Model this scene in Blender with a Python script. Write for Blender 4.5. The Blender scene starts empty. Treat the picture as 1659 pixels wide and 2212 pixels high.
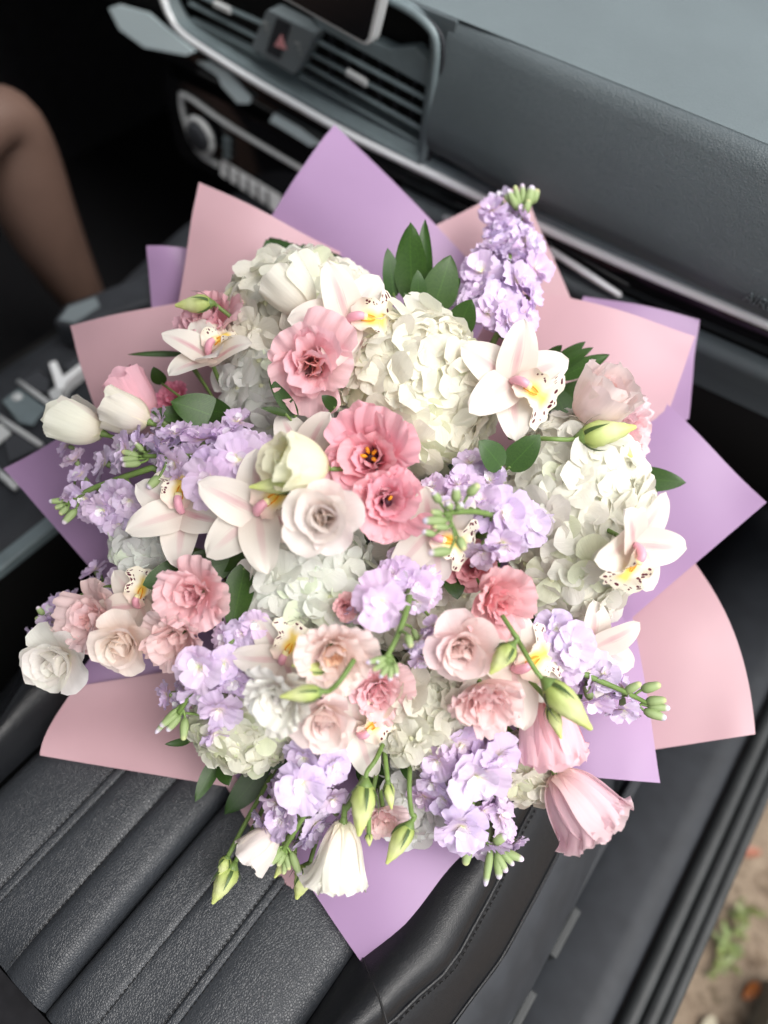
import bpy, bmesh, math, random
from mathutils import Vector, Matrix, Euler
random.seed(7)
RND = random.random
def jit(a): return (RND()*2-1)*a
sc = bpy.context.scene
COL = sc.collection
# ------------------------------------------------------------------ camera
W, H = 1659.0, 2212.0            # measuring grid laid over the view
FPX = 2900*1659/3024
F_ = Vector((3690, 3916, -2900)).normalized()
R_ = Vector((7342, -5150, 2900)).normalized()
R_ = (R_-F_*R_.dot(F_)).normalized()
U_ = R_.cross(F_)
CAMROT = Matrix((R_, F_, U_))    # camera axes -> car axes (x right, y front, z up; 0 = seat cushion)
CAMPOS = Vector((0, 0, .80))
cam_d = bpy.data.cameras.new("camera"); cam = bpy.data.objects.new("camera", cam_d); COL.objects.link(cam)
cam_d.sensor_fit = 'HORIZONTAL'; cam_d.sensor_width = 36; cam_d.lens = 36*FPX/W
cam_d.clip_start = .02; cam_d.clip_end = 200
cam.matrix_world = Matrix.Translation(CAMPOS) @ CAMROT.to_4x4()
cam_d.dof.use_dof = True; cam_d.dof.focus_distance = .66; cam_d.dof.aperture_fstop = cam_d.lens/16.0
sc.camera = cam
# ------------------------------------------------------------------ light
EL, AZ = 62, 92                   # sun height and bearing (from +y towards +x)
w = bpy.data.worlds.new("World"); sc.world = w; w.use_nodes = True
nt = w.node_tree; bg = nt.nodes['Background']
sky = nt.nodes.new('ShaderNodeTexSky'); sky.sky_type = 'NISHITA'; sky.sun_disc = False
sky.sun_elevation = math.radians(EL); sky.sun_rotation = math.radians(AZ)
sky.air_density = 1.0; sky.dust_density = 5.0; sky.ozone_density = 1.0
hs = nt.nodes.new('ShaderNodeHueSaturation'); hs.inputs['Saturation'].default_value = .27
nt.links.new(sky.outputs[0], hs.inputs['Color']); nt.links.new(hs.outputs[0], bg.inputs['Color'])
bg.inputs['Strength'].default_value = .15
sd = bpy.data.lights.new("sun", 'SUN'); sun = bpy.data.objects.new("sun", sd); COL.objects.link(sun)
sd.energy = 1.4; sd.angle = math.radians(50); sd.color = (1, .97, .93)
e, a = math.radians(EL), math.radians(AZ)
sdir = Vector((math.cos(e)*math.sin(a), math.cos(e)*math.cos(a), math.sin(e)))
sun.rotation_euler = sdir.to_track_quat('Z', 'Y').to_euler()
sc.view_settings.view_transform = 'Standard'; sc.view_settings.look = 'None'
sc.view_settings.exposure = 0.57; sc.view_settings.gamma = 1
sc.render.engine = 'CYCLES'
sc.cycles.max_bounces = 8; sc.cycles.transparent_max_bounces = 8
sc.cycles.use_denoising = True

# ------------------------------------------------------------------ view helpers
def cv(x, y): return Vector(((x-W/2)/FPX, -(y-H/2)/FPX, -1.0))
def at(x, y, t): return CAMPOS + CAMROT @ (cv(x, y)*t)
def onz(x, y, z):
    r = CAMROT @ cv(x, y); return CAMPOS + r*((z-CAMPOS.z)/r.z)
def ony(x, y, Y):
    r = CAMROT @ cv(x, y); return CAMPOS + r*((Y-CAMPOS.y)/r.y)
def depth_of(p): return -(CAMROT.transposed() @ (p-CAMPOS)).z
def lin(c):
    return tuple((v/12.92 if v <= .04045 else ((v+.055)/1.055)**2.4) for v in (q/255 for q in c))
def smooth(t): t = max(0, min(1, t)); return t*t*(3-2*t)

# ------------------------------------------------------------------ materials
def mat(name):
    m = bpy.data.materials.new(name); m.use_nodes = True
    n = m.node_tree.nodes; return m, m.node_tree, n['Principled BSDF'], n['Material Output']
def N(nt, typ, **kw):
    n = nt.nodes.new(typ)
    for k, v in kw.items():
        if k[0].islower(): setattr(n, k, v)
    for k, v in kw.items():
        if not k[0].islower(): n.inputs[k].default_value = v
    return n
def L(nt, a, b): nt.links.new(a, b)
def math_(nt, op, a, b=None, c=None):
    n = nt.nodes.new('ShaderNodeMath'); n.operation = op
    for i, v in enumerate((a, b, c)):
        if v is None: continue
        if isinstance(v, (int, float)): n.inputs[i].default_value = v
        else: nt.links.new(v, n.inputs[i])
    return n.outputs[0]
def ramp(nt, fac, stops):
    r = nt.nodes.new('ShaderNodeValToRGB'); e = r.color_ramp.elements
    while len(e) < len(stops): e.new(.5)
    for i, (p, c) in enumerate(stops):
        e[i].position = p; e[i].color = (*c, 1) if len(c) == 3 else c
    nt.links.new(fac, r.inputs[0]); return r.outputs[0]
def mix(nt, fac, a, b, mode='MIX'):
    m = nt.nodes.new('ShaderNodeMix'); m.data_type = 'RGBA'; m.blend_type = mode
    for s, v in ((0, fac), (6, a), (7, b)):
        if isinstance(v, (int, float)): m.inputs[s].default_value = v
        elif isinstance(v, tuple): m.inputs[s].default_value = (*v[:3], 1)
        else: nt.links.new(v, m.inputs[s])
    return m.outputs[2]
def translucent(nt, p, out, col, fac):
    t = nt.nodes.new('ShaderNodeBsdfTranslucent'); ms = nt.nodes.new('ShaderNodeMixShader')
    ms.inputs[0].default_value = fac
    L(nt, col, t.inputs[0]); L(nt, p.outputs[0], ms.inputs[1]); L(nt, t.outputs[0], ms.inputs[2]); L(nt, ms.outputs[0], out.inputs[0])
def bump(nt, p, h, strength, dist):
    b = nt.nodes.new('ShaderNodeBump'); b.inputs['Strength'].default_value = strength; b.inputs['Distance'].default_value = dist
    L(nt, h, b.inputs['Height']); L(nt, b.outputs[0], p.inputs['Normal'])

def m_petal(name, stops, trans=.33, vein=.3, sheen=0.0, tipstop=None):
    """object colour times a root-to-tip pigment ramp along the petal; fine veins along its length"""
    m, nt, p, out = mat(name)
    oi = N(nt, 'ShaderNodeObjectInfo'); uv = N(nt, 'ShaderNodeTexCoord'); sep = N(nt, 'ShaderNodeSeparateXYZ')
    L(nt, uv.outputs['UV'], sep.inputs[0])
    g = ramp(nt, sep.outputs[1], stops)
    col = mix(nt, 1.0, oi.outputs['Color'], g, 'MULTIPLY')
    mp = N(nt, 'ShaderNodeMapping'); mp.inputs['Scale'].default_value = (16, 1.6, 1); L(nt, uv.outputs['UV'], mp.inputs[0])
    nz = N(nt, 'ShaderNodeTexNoise', Scale=1.6, Detail=3.0); L(nt, mp.outputs[0], nz.inputs['Vector'])
    fac = ramp(nt, nz.outputs[0], [(.35, (.955, .955, .955)), (.65, (1.0, 1.0, 1.0))])
    col = mix(nt, 1.0, col, fac, 'MULTIPLY')
    L(nt, col, p.inputs['Base Color']); p.inputs['Roughness'].default_value = .62
    p.inputs['Specular IOR Level'].default_value = .25
    bump(nt, p, nz.outputs[0], vein, .0012)
    translucent(nt, p, out, col, trans)
    return m
WHT = (1, 1, 1)
M = {}
M['hyd'] = m_petal('hydrangea_petal', [(0, (.96, .95, .84)), (.22, (.99, .98, .95)), (.6, (1, .995, .985))], .42, .6)
M['lis'] = m_petal('lisianthus_petal', [(0, (.95, .93, .80)), (.25, (1, .95, .93)), (.55, WHT), (1, WHT)], .42, .4)
M['deep'] = m_petal('deep_lisianthus_petal', [(0, (.55, .35, .35)), (.3, (.97, .78, .80)), (.7, WHT), (1, WHT)], .4, .4)
M['stock'] = m_petal('stock_petal', [(0, (.98, 1.15, .62)), (.2, (1.14, 1.2, .98)), (.45, WHT), (1, (.97, .96, 1.0))], .33, .3)
def m_orchid():
    m, nt, p, out = mat('orchid_petal')
    oi = N(nt, 'ShaderNodeObjectInfo'); uv = N(nt, 'ShaderNodeTexCoord'); sep = N(nt, 'ShaderNodeSeparateXYZ')
    L(nt, uv.outputs['UV'], sep.inputs[0])
    mp = N(nt, 'ShaderNodeMapping'); mp.inputs['Scale'].default_value = (22, 1.4, 1); L(nt, uv.outputs['UV'], mp.inputs[0])
    nz = N(nt, 'ShaderNodeTexNoise', Scale=1.4, Detail=3.0, W=0.0, noise_dimensions='4D'); L(nt, mp.outputs[0], nz.inputs['Vector']); L(nt, oi.outputs['Random'], nz.inputs['W'])
    d = math_(nt, 'ABSOLUTE', math_(nt, 'SUBTRACT', sep.outputs[0], .5))
    d = math_(nt, 'ADD', d, math_(nt, 'MULTIPLY', math_(nt, 'SUBTRACT', nz.outputs[0], .5), .28))
    s = ramp(nt, d, [(0, (1, 1, 1)), (.035, (.85, .85, .85)), (.13, (0, 0, 0))])
    along = ramp(nt, sep.outputs[1], [(.05, (.35, .35, .35)), (.35, (.75, .75, .75)), (.62, (.55, .55, .55)), (.88, (0, 0, 0))])
    f = mix(nt, 1.0, s, along, 'MULTIPLY')
    f2 = N(nt, 'ShaderNodeSeparateColor'); L(nt, f, f2.inputs[0])
    amount = math_(nt, 'MULTIPLY', f2.outputs[0], math_(nt, 'ADD', math_(nt, 'MULTIPLY', oi.outputs['Random'], .5), .35))
    col = mix(nt, amount, oi.outputs['Color'], lin((206, 110, 140)))
    blush = ramp(nt, sep.outputs[1], [(0, (.96, .88, .86)), (.3, (1, .98, .96)), (1, (1, 1, 1))])
    col = mix(nt, 1.0, col, blush, 'MULTIPLY')
    L(nt, col, p.inputs['Base Color']); p.inputs['Roughness'].default_value = .45; p.inputs['Specular IOR Level'].default_value = .4
    bump(nt, p, nz.outputs[0], .12, .0008); translucent(nt, p, out, col, .3); return m
M['orchid'] = m_orchid()
def m_lip():
    m, nt, p, out = mat('orchid_lip')
    oi = N(nt, 'ShaderNodeObjectInfo')
    uv = N(nt, 'ShaderNodeTexCoord'); sep = N(nt, 'ShaderNodeSeparateXYZ'); L(nt, uv.outputs['UV'], sep.inputs[0])
    u, v = sep.outputs[1], sep.outputs[0]
    av = math_(nt, 'MULTIPLY', math_(nt, 'ABSOLUTE', math_(nt, 'SUBTRACT', v, .5)), 2)
    yel = ramp(nt, av, [(.0, (.95, .95, .95)), (.22, (.8, .8, .8)), (.5, (0, 0, 0))])
    yal = ramp(nt, u, [(.2, (0, 0, 0)), (.4, (1, 1, 1)), (.72, (.9, .9, .9)), (.86, (0, 0, 0))])
    yf = N(nt, 'ShaderNodeSeparateColor'); L(nt, mix(nt, 1.0, yel, yal, 'MULTIPLY'), yf.inputs[0])
    col = mix(nt, yf.outputs[0], lin((247, 240, 222)), lin((250, 214, 60)))
    rb = ramp(nt, u, [(.05, (1, 1, 1)), (.3, (0, 0, 0))]); rs = N(nt, 'ShaderNodeSeparateColor'); L(nt, rb, rs.inputs[0])
    col = mix(nt, math_(nt, 'MULTIPLY', rs.outputs[0], .4), col, lin((216, 160, 165)))
    mp = N(nt, 'ShaderNodeMapping'); mp.inputs['Scale'].default_value = (10, 12, 1); L(nt, uv.outputs['UV'], mp.inputs[0])
    cmb = N(nt, 'ShaderNodeVectorMath', operation='ADD'); L(nt, mp.outputs[0], cmb.inputs[0])
    L(nt, math_(nt, 'MULTIPLY', oi.outputs['Random'], 50), cmb.inputs[1])
    vo = N(nt, 'ShaderNodeTexVoronoi', Scale=1.0); vo.inputs['Randomness'].default_value = .75; L(nt, cmb.outputs[0], vo.inputs['Vector'])
    dot = math_(nt, 'LESS_THAN', vo.outputs['Distance'], .36)
    edge = math_(nt, 'MAXIMUM', math_(nt, 'GREATER_THAN', av, .66), math_(nt, 'GREATER_THAN', u, .86))
    edge = math_(nt, 'MULTIPLY', edge, math_(nt, 'GREATER_THAN', u, .3))
    inner = math_(nt, 'LESS_THAN', math_(nt, 'MAXIMUM', av, math_(nt, 'MULTIPLY', math_(nt, 'SUBTRACT', u, .0), 1.0)), .955)
    k = math_(nt, 'MULTIPLY', math_(nt, 'MULTIPLY', dot, edge), inner)
    col = mix(nt, k, col, lin((96, 24, 48)))
    L(nt, col, p.inputs['Base Color']); p.inputs['Roughness'].default_value = .5
    translucent(nt, p, out, col, .2); return m
M['lip'] = m_lip()
def m_plain(name, col, rough=.5, spec=.5, metal=0, coat=0, noise=None, trans=0, objcol=False):
    m, nt, p, out = mat(name)
    p.inputs['Roughness'].default_value = rough; p.inputs['Specular IOR Level'].default_value = spec
    p.inputs['Metallic'].default_value = metal; p.inputs['Coat Weight'].default_value = coat
    c = (*col, 1); p.inputs['Base Color'].default_value = c
    if noise:
        tc = N(nt, 'ShaderNodeTexCoord'); nz = N(nt, 'ShaderNodeTexNoise', Scale=noise[0], Detail=4.0)
        L(nt, tc.outputs['Object'], nz.inputs['Vector'])
        cc = ramp(nt, nz.outputs[0], [(.3, tuple(v*(1-noise[1]) for v in col)), (.7, tuple(v*(1+noise[1]) for v in col))])
        if objcol:
            oi = N(nt, 'ShaderNodeObjectInfo'); cc = mix(nt, 1.0, cc, oi.outputs['Color'], 'MULTIPLY')
        L(nt, cc, p.inputs['Base Color'])
        if trans: translucent(nt, p, out, cc, trans)
    return m
M['column'] = m_plain('orchid_column', lin((222, 160, 176)), .35)
M['anther'] = m_plain('orchid_anther', lin((240, 228, 170)), .4)
M['stem'] = m_plain('green_stem', lin((112, 138, 74)), .45, .4, noise=(60, .2), trans=.1)
M['sgreen'] = m_plain('grey_green_bud', lin((140, 160, 108)), .6, .3, noise=(90, .2), trans=.15)
M['calyx'] = m_plain('dark_sepal', lin((72, 94, 48)), .5, .4, noise=(80, .2))
M['core'] = m_plain('flower_head_core', lin((232, 226, 214)), .8, .2)
M['stamen'] = m_plain('orange_stamen', lin((226, 150, 20)), .6)
M['dark_eye'] = m_plain('dark_flower_throat', lin((60, 22, 40)), .6)
M['eye'] = m_plain('floret_eye', lin((226, 228, 190)), .5)
def m_leaf():
    m, nt, p, out = mat('glossy_leaf')
    oi = N(nt, 'ShaderNodeObjectInfo'); uv = N(nt, 'ShaderNodeTexCoord'); sep = N(nt, 'ShaderNodeSeparateXYZ'); L(nt, uv.outputs['UV'], sep.inputs[0])
    wv = N(nt, 'ShaderNodeTexWave', Scale=7.0, Distortion=1.0); wv.bands_direction = 'X'; L(nt, uv.outputs['UV'], wv.inputs['Vector'])
    d = math_(nt, 'ABSOLUTE', math_(nt, 'SUBTRACT', sep.outputs[0], .5))
    mid = ramp(nt, d, [(0, (1.5, 1.5, 1.3)), (.03, (1, 1, 1))])
    tc = N(nt, 'ShaderNodeTexNoise', Scale=30.0, Detail=2.0); L(nt, uv.outputs['Object'], tc.inputs['Vector'])
    var = ramp(nt, tc.outputs[0], [(.3, (.8, .85, .8)), (.7, (1.2, 1.15, 1.1))])
    col = mix(nt, 1.0, mix(nt, 1.0, oi.outputs['Color'], mid, 'MULTIPLY'), var, 'MULTIPLY')
    L(nt, col, p.inputs['Base Color']); p.inputs['Roughness'].default_value = .38; p.inputs['Specular IOR Level'].default_value = .5
    bump(nt, p, wv.outputs[1], .15, .001); translucent(nt, p, out, col, .15); return m
M['leaf'] = m_leaf()
def m_budskin():
    m, nt, p, out = mat('lisianthus_bud_skin')
    oi = N(nt, 'ShaderNodeObjectInfo'); uv = N(nt, 'ShaderNodeTexCoord'); sep = N(nt, 'ShaderNodeSeparateXYZ'); L(nt, uv.outputs['UV'], sep.inputs[0])
    g = ramp(nt, sep.outputs[1], [(0, lin((150, 172, 84))), (.25, lin((196, 210, 128))), (.6, lin((226, 232, 172))), (.9, lin((216, 226, 140)))])
    st = ramp(nt, sep.outputs[0], [(0, (.78, .84, .68)), (.12, (1, 1, 1))])
    col = mix(nt, 1.0, mix(nt, 1.0, g, st, 'MULTIPLY'), oi.outputs['Color'], 'MULTIPLY')
    L(nt, col, p.inputs['Base Color']); p.inputs['Roughness'].default_value = .5; translucent(nt, p, out, col, .25); return m
M['bud'] = m_budskin()
def m_sbud():
    m, nt, p, out = mat('stock_bud_skin')
    oi = N(nt, 'ShaderNodeObjectInfo')
    uv = N(nt, 'ShaderNodeTexCoord'); sep = N(nt, 'ShaderNodeSeparateXYZ'); L(nt, uv.outputs['UV'], sep.inputs[0])
    g = ramp(nt, sep.outputs[1], [(0, lin((124, 148, 88))), (.55, lin((160, 180, 124))), (.8, lin((172, 186, 140)))])
    tip = ramp(nt, sep.outputs[1], [(.62, (0, 0, 0)), (.75, (1, 1, 1))])
    tf = N(nt, 'ShaderNodeSeparateColor'); L(nt, tip, tf.inputs[0])
    col = mix(nt, tf.outputs[0], g, oi.outputs['Color'])
    L(nt, col, p.inputs['Base Color']); p.inputs['Roughness'].default_value = .6; translucent(nt, p, out, col, .15); return m
M['sbud'] = m_sbud()
def m_paper(name, col):
    m, nt, p, out = mat(name)
    tc = N(nt, 'ShaderNodeTexCoord'); nz = N(nt, 'ShaderNodeTexNoise', Scale=9.0, Detail=3.0); L(nt, tc.outputs['Object'], nz.inputs['Vector'])
    c = ramp(nt, nz.outputs[0], [(.3, tuple(v*.95 for v in col)), (.7, tuple(min(1, v*1.04) for v in col))])
    L(nt, c, p.inputs['Base Color']); p.inputs['Roughness'].default_value = .36; p.inputs['Specular IOR Level'].default_value = .4
    f = N(nt, 'ShaderNodeTexNoise', Scale=500.0, Detail=1.0); L(nt, tc.outputs['Object'], f.inputs['Vector'])
    bump(nt, p, f.outputs[0], .04, .0005)
    translucent(nt, p, out, c, .32); return m
M['ppaper'] = m_paper('lilac_wrapping_paper', lin((184, 151, 192)))
M['kpaper'] = m_paper('pink_wrapping_paper', lin((216, 176, 184)))
def m_leather(name, col, scale, rough, strength, dist, stretch=(1, 1, 1), spec=.5):
    m, nt, p, out = mat(name)
    tc = N(nt, 'ShaderNodeTexCoord'); mp = N(nt, 'ShaderNodeMapping'); mp.inputs['Scale'].default_value = stretch
    L(nt, tc.outputs['Object'], mp.inputs[0])
    nz = N(nt, 'ShaderNodeTexNoise', Scale=scale*.35, Detail=2.0); L(nt, mp.outputs[0], nz.inputs['Vector'])
    wob = N(nt, 'ShaderNodeMix', data_type='RGBA', blend_type='LINEAR_LIGHT'); wob.inputs[0].default_value = .0022
    L(nt, mp.outputs[0], wob.inputs[6]); L(nt, nz.outputs[1], wob.inputs[7])
    vo = N(nt, 'ShaderNodeTexVoronoi', Scale=scale); vo.feature = 'DISTANCE_TO_EDGE'; L(nt, wob.outputs[2], vo.inputs['Vector'])
    h = ramp(nt, vo.outputs[0], [(0, (0, 0, 0)), (.16, (.75, .75, .75)), (.4, (1, 1, 1))])
    wr = N(nt, 'ShaderNodeTexNoise', Scale=70.0, Detail=4.0); L(nt, tc.outputs['Object'], wr.inputs['Vector'])
    h = mix(nt, .2, h, wr.outputs[0])
    big = N(nt, 'ShaderNodeTexNoise', Scale=11.0, Detail=5.0); L(nt, tc.outputs['Object'], big.inputs['Vector'])
    c = ramp(nt, big.outputs[0], [(.3, tuple(v*.94 for v in col)), (.7, tuple(v*1.06 for v in col))])
    L(nt, c, p.inputs['Base Color'])
    rr = ramp(nt, big.outputs[0], [(.3, (rough-.02,)*3), (.7, (rough+.02,)*3)]); L(nt, rr, p.inputs['Roughness'])
    p.inputs['Specular IOR Level'].default_value = spec
    bump(nt, p, h, strength, dist); return m
M['seat'] = m_leather('black_seat_leather', (.031, .035, .041), 430, .37, .42, .0010)
M['bolster'] = m_leather('black_bolster_leather', (.010, .011, .013), 560, .30, .28, .0006, (1, 1, 1), .35)
M['dash'] = m_leather('dark_grained_dash', (.078, .098, .106), 400, .5, .55, .001, (1, .8, 1.3))  # grey raised towards teal, the tint of windscreen light
M['dashtop'] = m_leather('lit_dash_top_grain', (.125, .156, .164), 400, .5, .45, .0008, (1, .8, 1.3))  # lighter, teal copy of dash: windscreen light put into the colour
M['plastic'] = m_plain('grey_trim_plastic', (.026, .029, .034), .58, .3, noise=(40, .15))
M['ventplastic'] = m_plain('vent_plastic', (.14, .18, .19), .45, .5, noise=(40, .1))
M['rubber'] = m_plain('rubber_seal', (.028, .031, .032), .55, .4, noise=(30, .2))
M['carpet'] = m_plain('black_carpet', (.008, .008, .009), .95, .1, noise=(150, .4))
M['black'] = m_plain('cavity_black', (.004, .004, .004), .7, .2)
M['gloss'] = m_plain('piano_black', (.006, .006, .007), .08, .5, coat=.5)
M['satin'] = m_plain('satin_metal', (.90, .93, .95), .25, .6, metal=.2)
M['silver'] = m_plain('silver_plastic', (.5, .52, .52), .35, .5)
M['glass'] = m_plain('screen_glass', (.008, .008, .009), .12, .5)
M['thread'] = m_plain('seat_thread', (.01, .01, .011), .7)
M['skin'] = m_plain('skin', lin((106, 84, 74)), .5, .35, noise=(25, .07))
M['triangle'] = m_plain('pink_triangle', lin((214, 150, 152)), .5)
M['icon'] = m_plain('grey_icon', lin((150, 155, 152)), .5)
M['fabric'] = m_plain('roof_lining', (.25, .25, .25), .9)
M['darkfab'] = m_plain('dark_cloth', (.012, .012, .014), .9, .2, noise=(60, .3))
def m_ground():
    m, nt, p, out = mat('leaf_strewn_ground')
    tc = N(nt, 'ShaderNodeTexCoord')
    n1 = N(nt, 'ShaderNodeTexNoise', Scale=14.0, Detail=9.0, Roughness=.75); L(nt, tc.outputs['Object'], n1.inputs['Vector'])
    v = N(nt, 'ShaderNodeTexVoronoi', Scale=28.0); L(nt, tc.outputs['Object'], v.inputs['Vector'])
    c = ramp(nt, n1.outputs[0], [(.3, lin((78, 66, 52))), (.42, lin((116, 98, 80))), (.52, lin((158, 140, 120))), (.6, lin((112, 96, 78))), (.72, lin((112, 116, 80)))])
    c = mix(nt, .25, c, v.outputs['Distance'], 'SOFT_LIGHT')
    L(nt, c, p.inputs['Base Color']); p.inputs['Roughness'].default_value = .9
    bump(nt, p, n1.outputs[0], .8, .03); return m
M['ground'] = m_ground()

# ------------------------------------------------------------------ object helpers
def link(name, data, parent=None, mw=None, col=None):
    o = bpy.data.objects.new(name, data); COL.objects.link(o)
    if parent: o.parent = parent
    if mw is not None:
        if parent: o.matrix_local = mw
        else: o.matrix_world = mw
    if col: o.color = (*col[:3], 1)
    return o
def thing(name, label, cat, mw=None, group=None):
    o = bpy.data.objects.new(name, None); COL.objects.link(o); o.empty_display_size = .02
    if mw is not None: o.matrix_world = mw
    o['label'] = label; o['category'] = cat
    if group: o['group'] = group
    return o
def tag(o, label, cat, group=None):
    o['label'] = label; o['category'] = cat
    if group: o['group'] = group
    return o
def mesh(name, verts, faces, m, uvs=None, smooth_=True):
    me = bpy.data.meshes.new(name); me.from_pydata([tuple(v) for v in verts], [], faces)
    for mm in (m if isinstance(m, list) else [m]): me.materials.append(mm)
    if smooth_: me.polygons.foreach_set('use_smooth', [True]*len(faces))
    if uvs:
        ul = me.uv_layers.new(name='UVMap')
        ul.data.foreach_set('uv', [c for l in me.loops for c in uvs[l.vertex_index]])
    me.update(); return me
def grid(name, f, nu, nv, m, closed=False):
    """f(u,v) with u,v in 0..1; uv = (v,u)"""
    vs, uvs = [], []
    for i in range(nu+1):
        for j in range(nv+1):
            vs.append(f(i/nu, j/nv)); uvs.append((j/nv, i/nu))
    fs = [(i*(nv+1)+j, i*(nv+1)+j+1, (i+1)*(nv+1)+j+1, (i+1)*(nv+1)+j) for i in range(nu) for j in range(nv)]
    return mesh(name, vs, fs, m, uvs)
def tube_data(pts, rads, seg=8, cap=True):
    pts = [Vector(p) for p in pts]; vs, fs, uv = [], [], []
    if not isinstance(rads, (list, tuple)): rads = [rads]*len(pts)
    n = Vector((0, 0, 1)); k = len(pts)
    for i, p in enumerate(pts):
        t = (pts[min(i+1, k-1)]-pts[max(i-1, 0)]).normalized()
        s = t.cross(n)
        if s.length < 1e-3: s = t.cross(Vector((1, 0, 0)))
        s.normalize(); b = s.cross(t).normalized(); n = b
        for j in range(seg):
            q = 2*math.pi*j/seg
            vs.append(p+(s*math.cos(q)+b*math.sin(q))*rads[i]); uv.append((j/seg, i/(k-1)))
    for i in range(k-1):
        for j in range(seg):
            fs.append((i*seg+j, i*seg+(j+1) % seg, (i+1)*seg+(j+1) % seg, (i+1)*seg+j))
    if cap:
        fs.append(tuple(range(seg-1, -1, -1))); fs.append(tuple((k-1)*seg+j for j in range(seg)))
    return vs, fs, uv
def spline(pts, n=6):
    pts = [Vector(p) for p in pts]; out = []
    for i in range(len(pts)-1):
        p0, p1, p2, p3 = pts[max(i-1, 0)], pts[i], pts[i+1], pts[min(i+2, len(pts)-1)]
        for k in range(n):
            t = k/n
            out.append(.5*((2*p1)+(p2-p0)*t+(2*p0-5*p1+4*p2-p3)*t*t+(3*p1-p0-3*p2+p3)*t**3))
    out.append(pts[-1]); return out
def tube(name, pts, rads, m, seg=8):
    vs, fs, uv = tube_data(pts, rads, seg); return mesh(name, vs, fs, m, uv)
def frame(pos, z, roll=0.0, up=None):
    """matrix with +Z along z; local +X is turned by roll from the picture-right direction"""
    z = z.normalized(); ref = up or (CAMROT @ Vector((math.cos(roll), math.sin(roll), 0)))
    x = ref-z*ref.dot(z)
    if x.length < 1e-3: x = CAMROT @ Vector((0, 0, 1)); x = x-z*x.dot(z)
    x.normalize(); y = z.cross(x)
    return Matrix.Translation(pos) @ Matrix((x, y, z)).transposed().to_4x4()
def shade(c, a=.05, h=.02):
    k = 1+jit(a); return tuple(max(0, v*k*(1+jit(h))) for v in c)

# ------------------------------------------------------------------ petals
def petal(name, m, Ln, Wd, th, cup=.5, c=.3, base=.3, ruf=0., freq=3., seed=0, nu=6, nv=6, point=None, notch=0., rexp=2):
    """th: angles (deg) from the flower's axis along the petal; grows from the origin, radial direction +X"""
    r_ = random.Random(seed*77+5); ph = [r_.random()*6.3 for _ in range(6)]
    K = 40; path = [(0., 0.)]; ths = []
    for i in range(K+1):
        q = i/K*(len(th)-1); a = int(min(q, len(th)-2)); t = math.radians(th[a]+(th[a+1]-th[a])*(q-a)); ths.append(t)
        if i < K: path.append((path[-1][0]+math.sin(t)*Ln/K, path[-1][1]+math.cos(t)*Ln/K))
    def f(u, vv):
        v = vv*2-1
        l = 1-c*abs(v)**2.4*(1.0 if not point else .0)-notch*(math.cos(v*9+ph[2])*.5+.5)*.5
        uu = max(0, min(1, u*l)); q = uu*K; i = int(min(q, K-1)); fr = q-i
        r = path[i][0]+(path[i+1][0]-path[i][0])*fr; z = path[i][1]+(path[i+1][1]-path[i][1])*fr; t = ths[i]
        if point: wd = max(.02, math.sin(math.pi*min(1, (uu*.97+.03))**point[0])**point[1])
        else: wd = base+(1-base)*math.sin(min(1, uu*1.1)*math.pi/2)**.9
        s = v*Wd*.5*wd
        cc = cup if cup else 1e6
        phi = s/cc; lat = math.sin(phi)*cc; inn = (1-math.cos(phi))*abs(cc)*(1 if cup >= 0 else -1)
        d = ruf*Ln*(uu**rexp)*(.35+.65*abs(v))*(math.sin(freq*v*3+ph[0])+.6*math.sin(freq*2.1*v*3+ph[1])+.35*math.sin(freq*4.3*v+ph[3]*uu*3))
        d += ruf*.5*Ln*uu*math.sin(2*v+ph[4])*math.sin(3*uu+ph[5])
        nx, nz = -math.cos(t), math.sin(t)
        return (r+nx*(inn+d), lat, z+nz*(inn+d))
    return grid(name, f, nu, nv, m)
CACHE = {}
def pet(kind, layer, var):
    k = (kind, layer, var)
    if k in CACHE: return CACHE[k]
    sd = hash_(kind)*31+layer*7+var
    th, Ln, Wd, cup, c, ruf, fq, nu, nv, mt = SPEC[kind][layer][1:]
    th = [t+random.Random(sd).uniform(-5, 5) for t in th]
    CACHE[k] = petal('petal', M[mt], Ln, Wd, th, cup, c, .32, ruf, fq, sd, nu, nv, notch=.05 if ruf > .03 else .02, rexp={'bell': 6, 'lis': 3, 'deep': 3, 'cup': 4}.get(kind, 2))
    return CACHE[k]
def hash_(s): return sum(ord(ch)*(i+1) for i, ch in enumerate(s)) % 97
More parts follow.
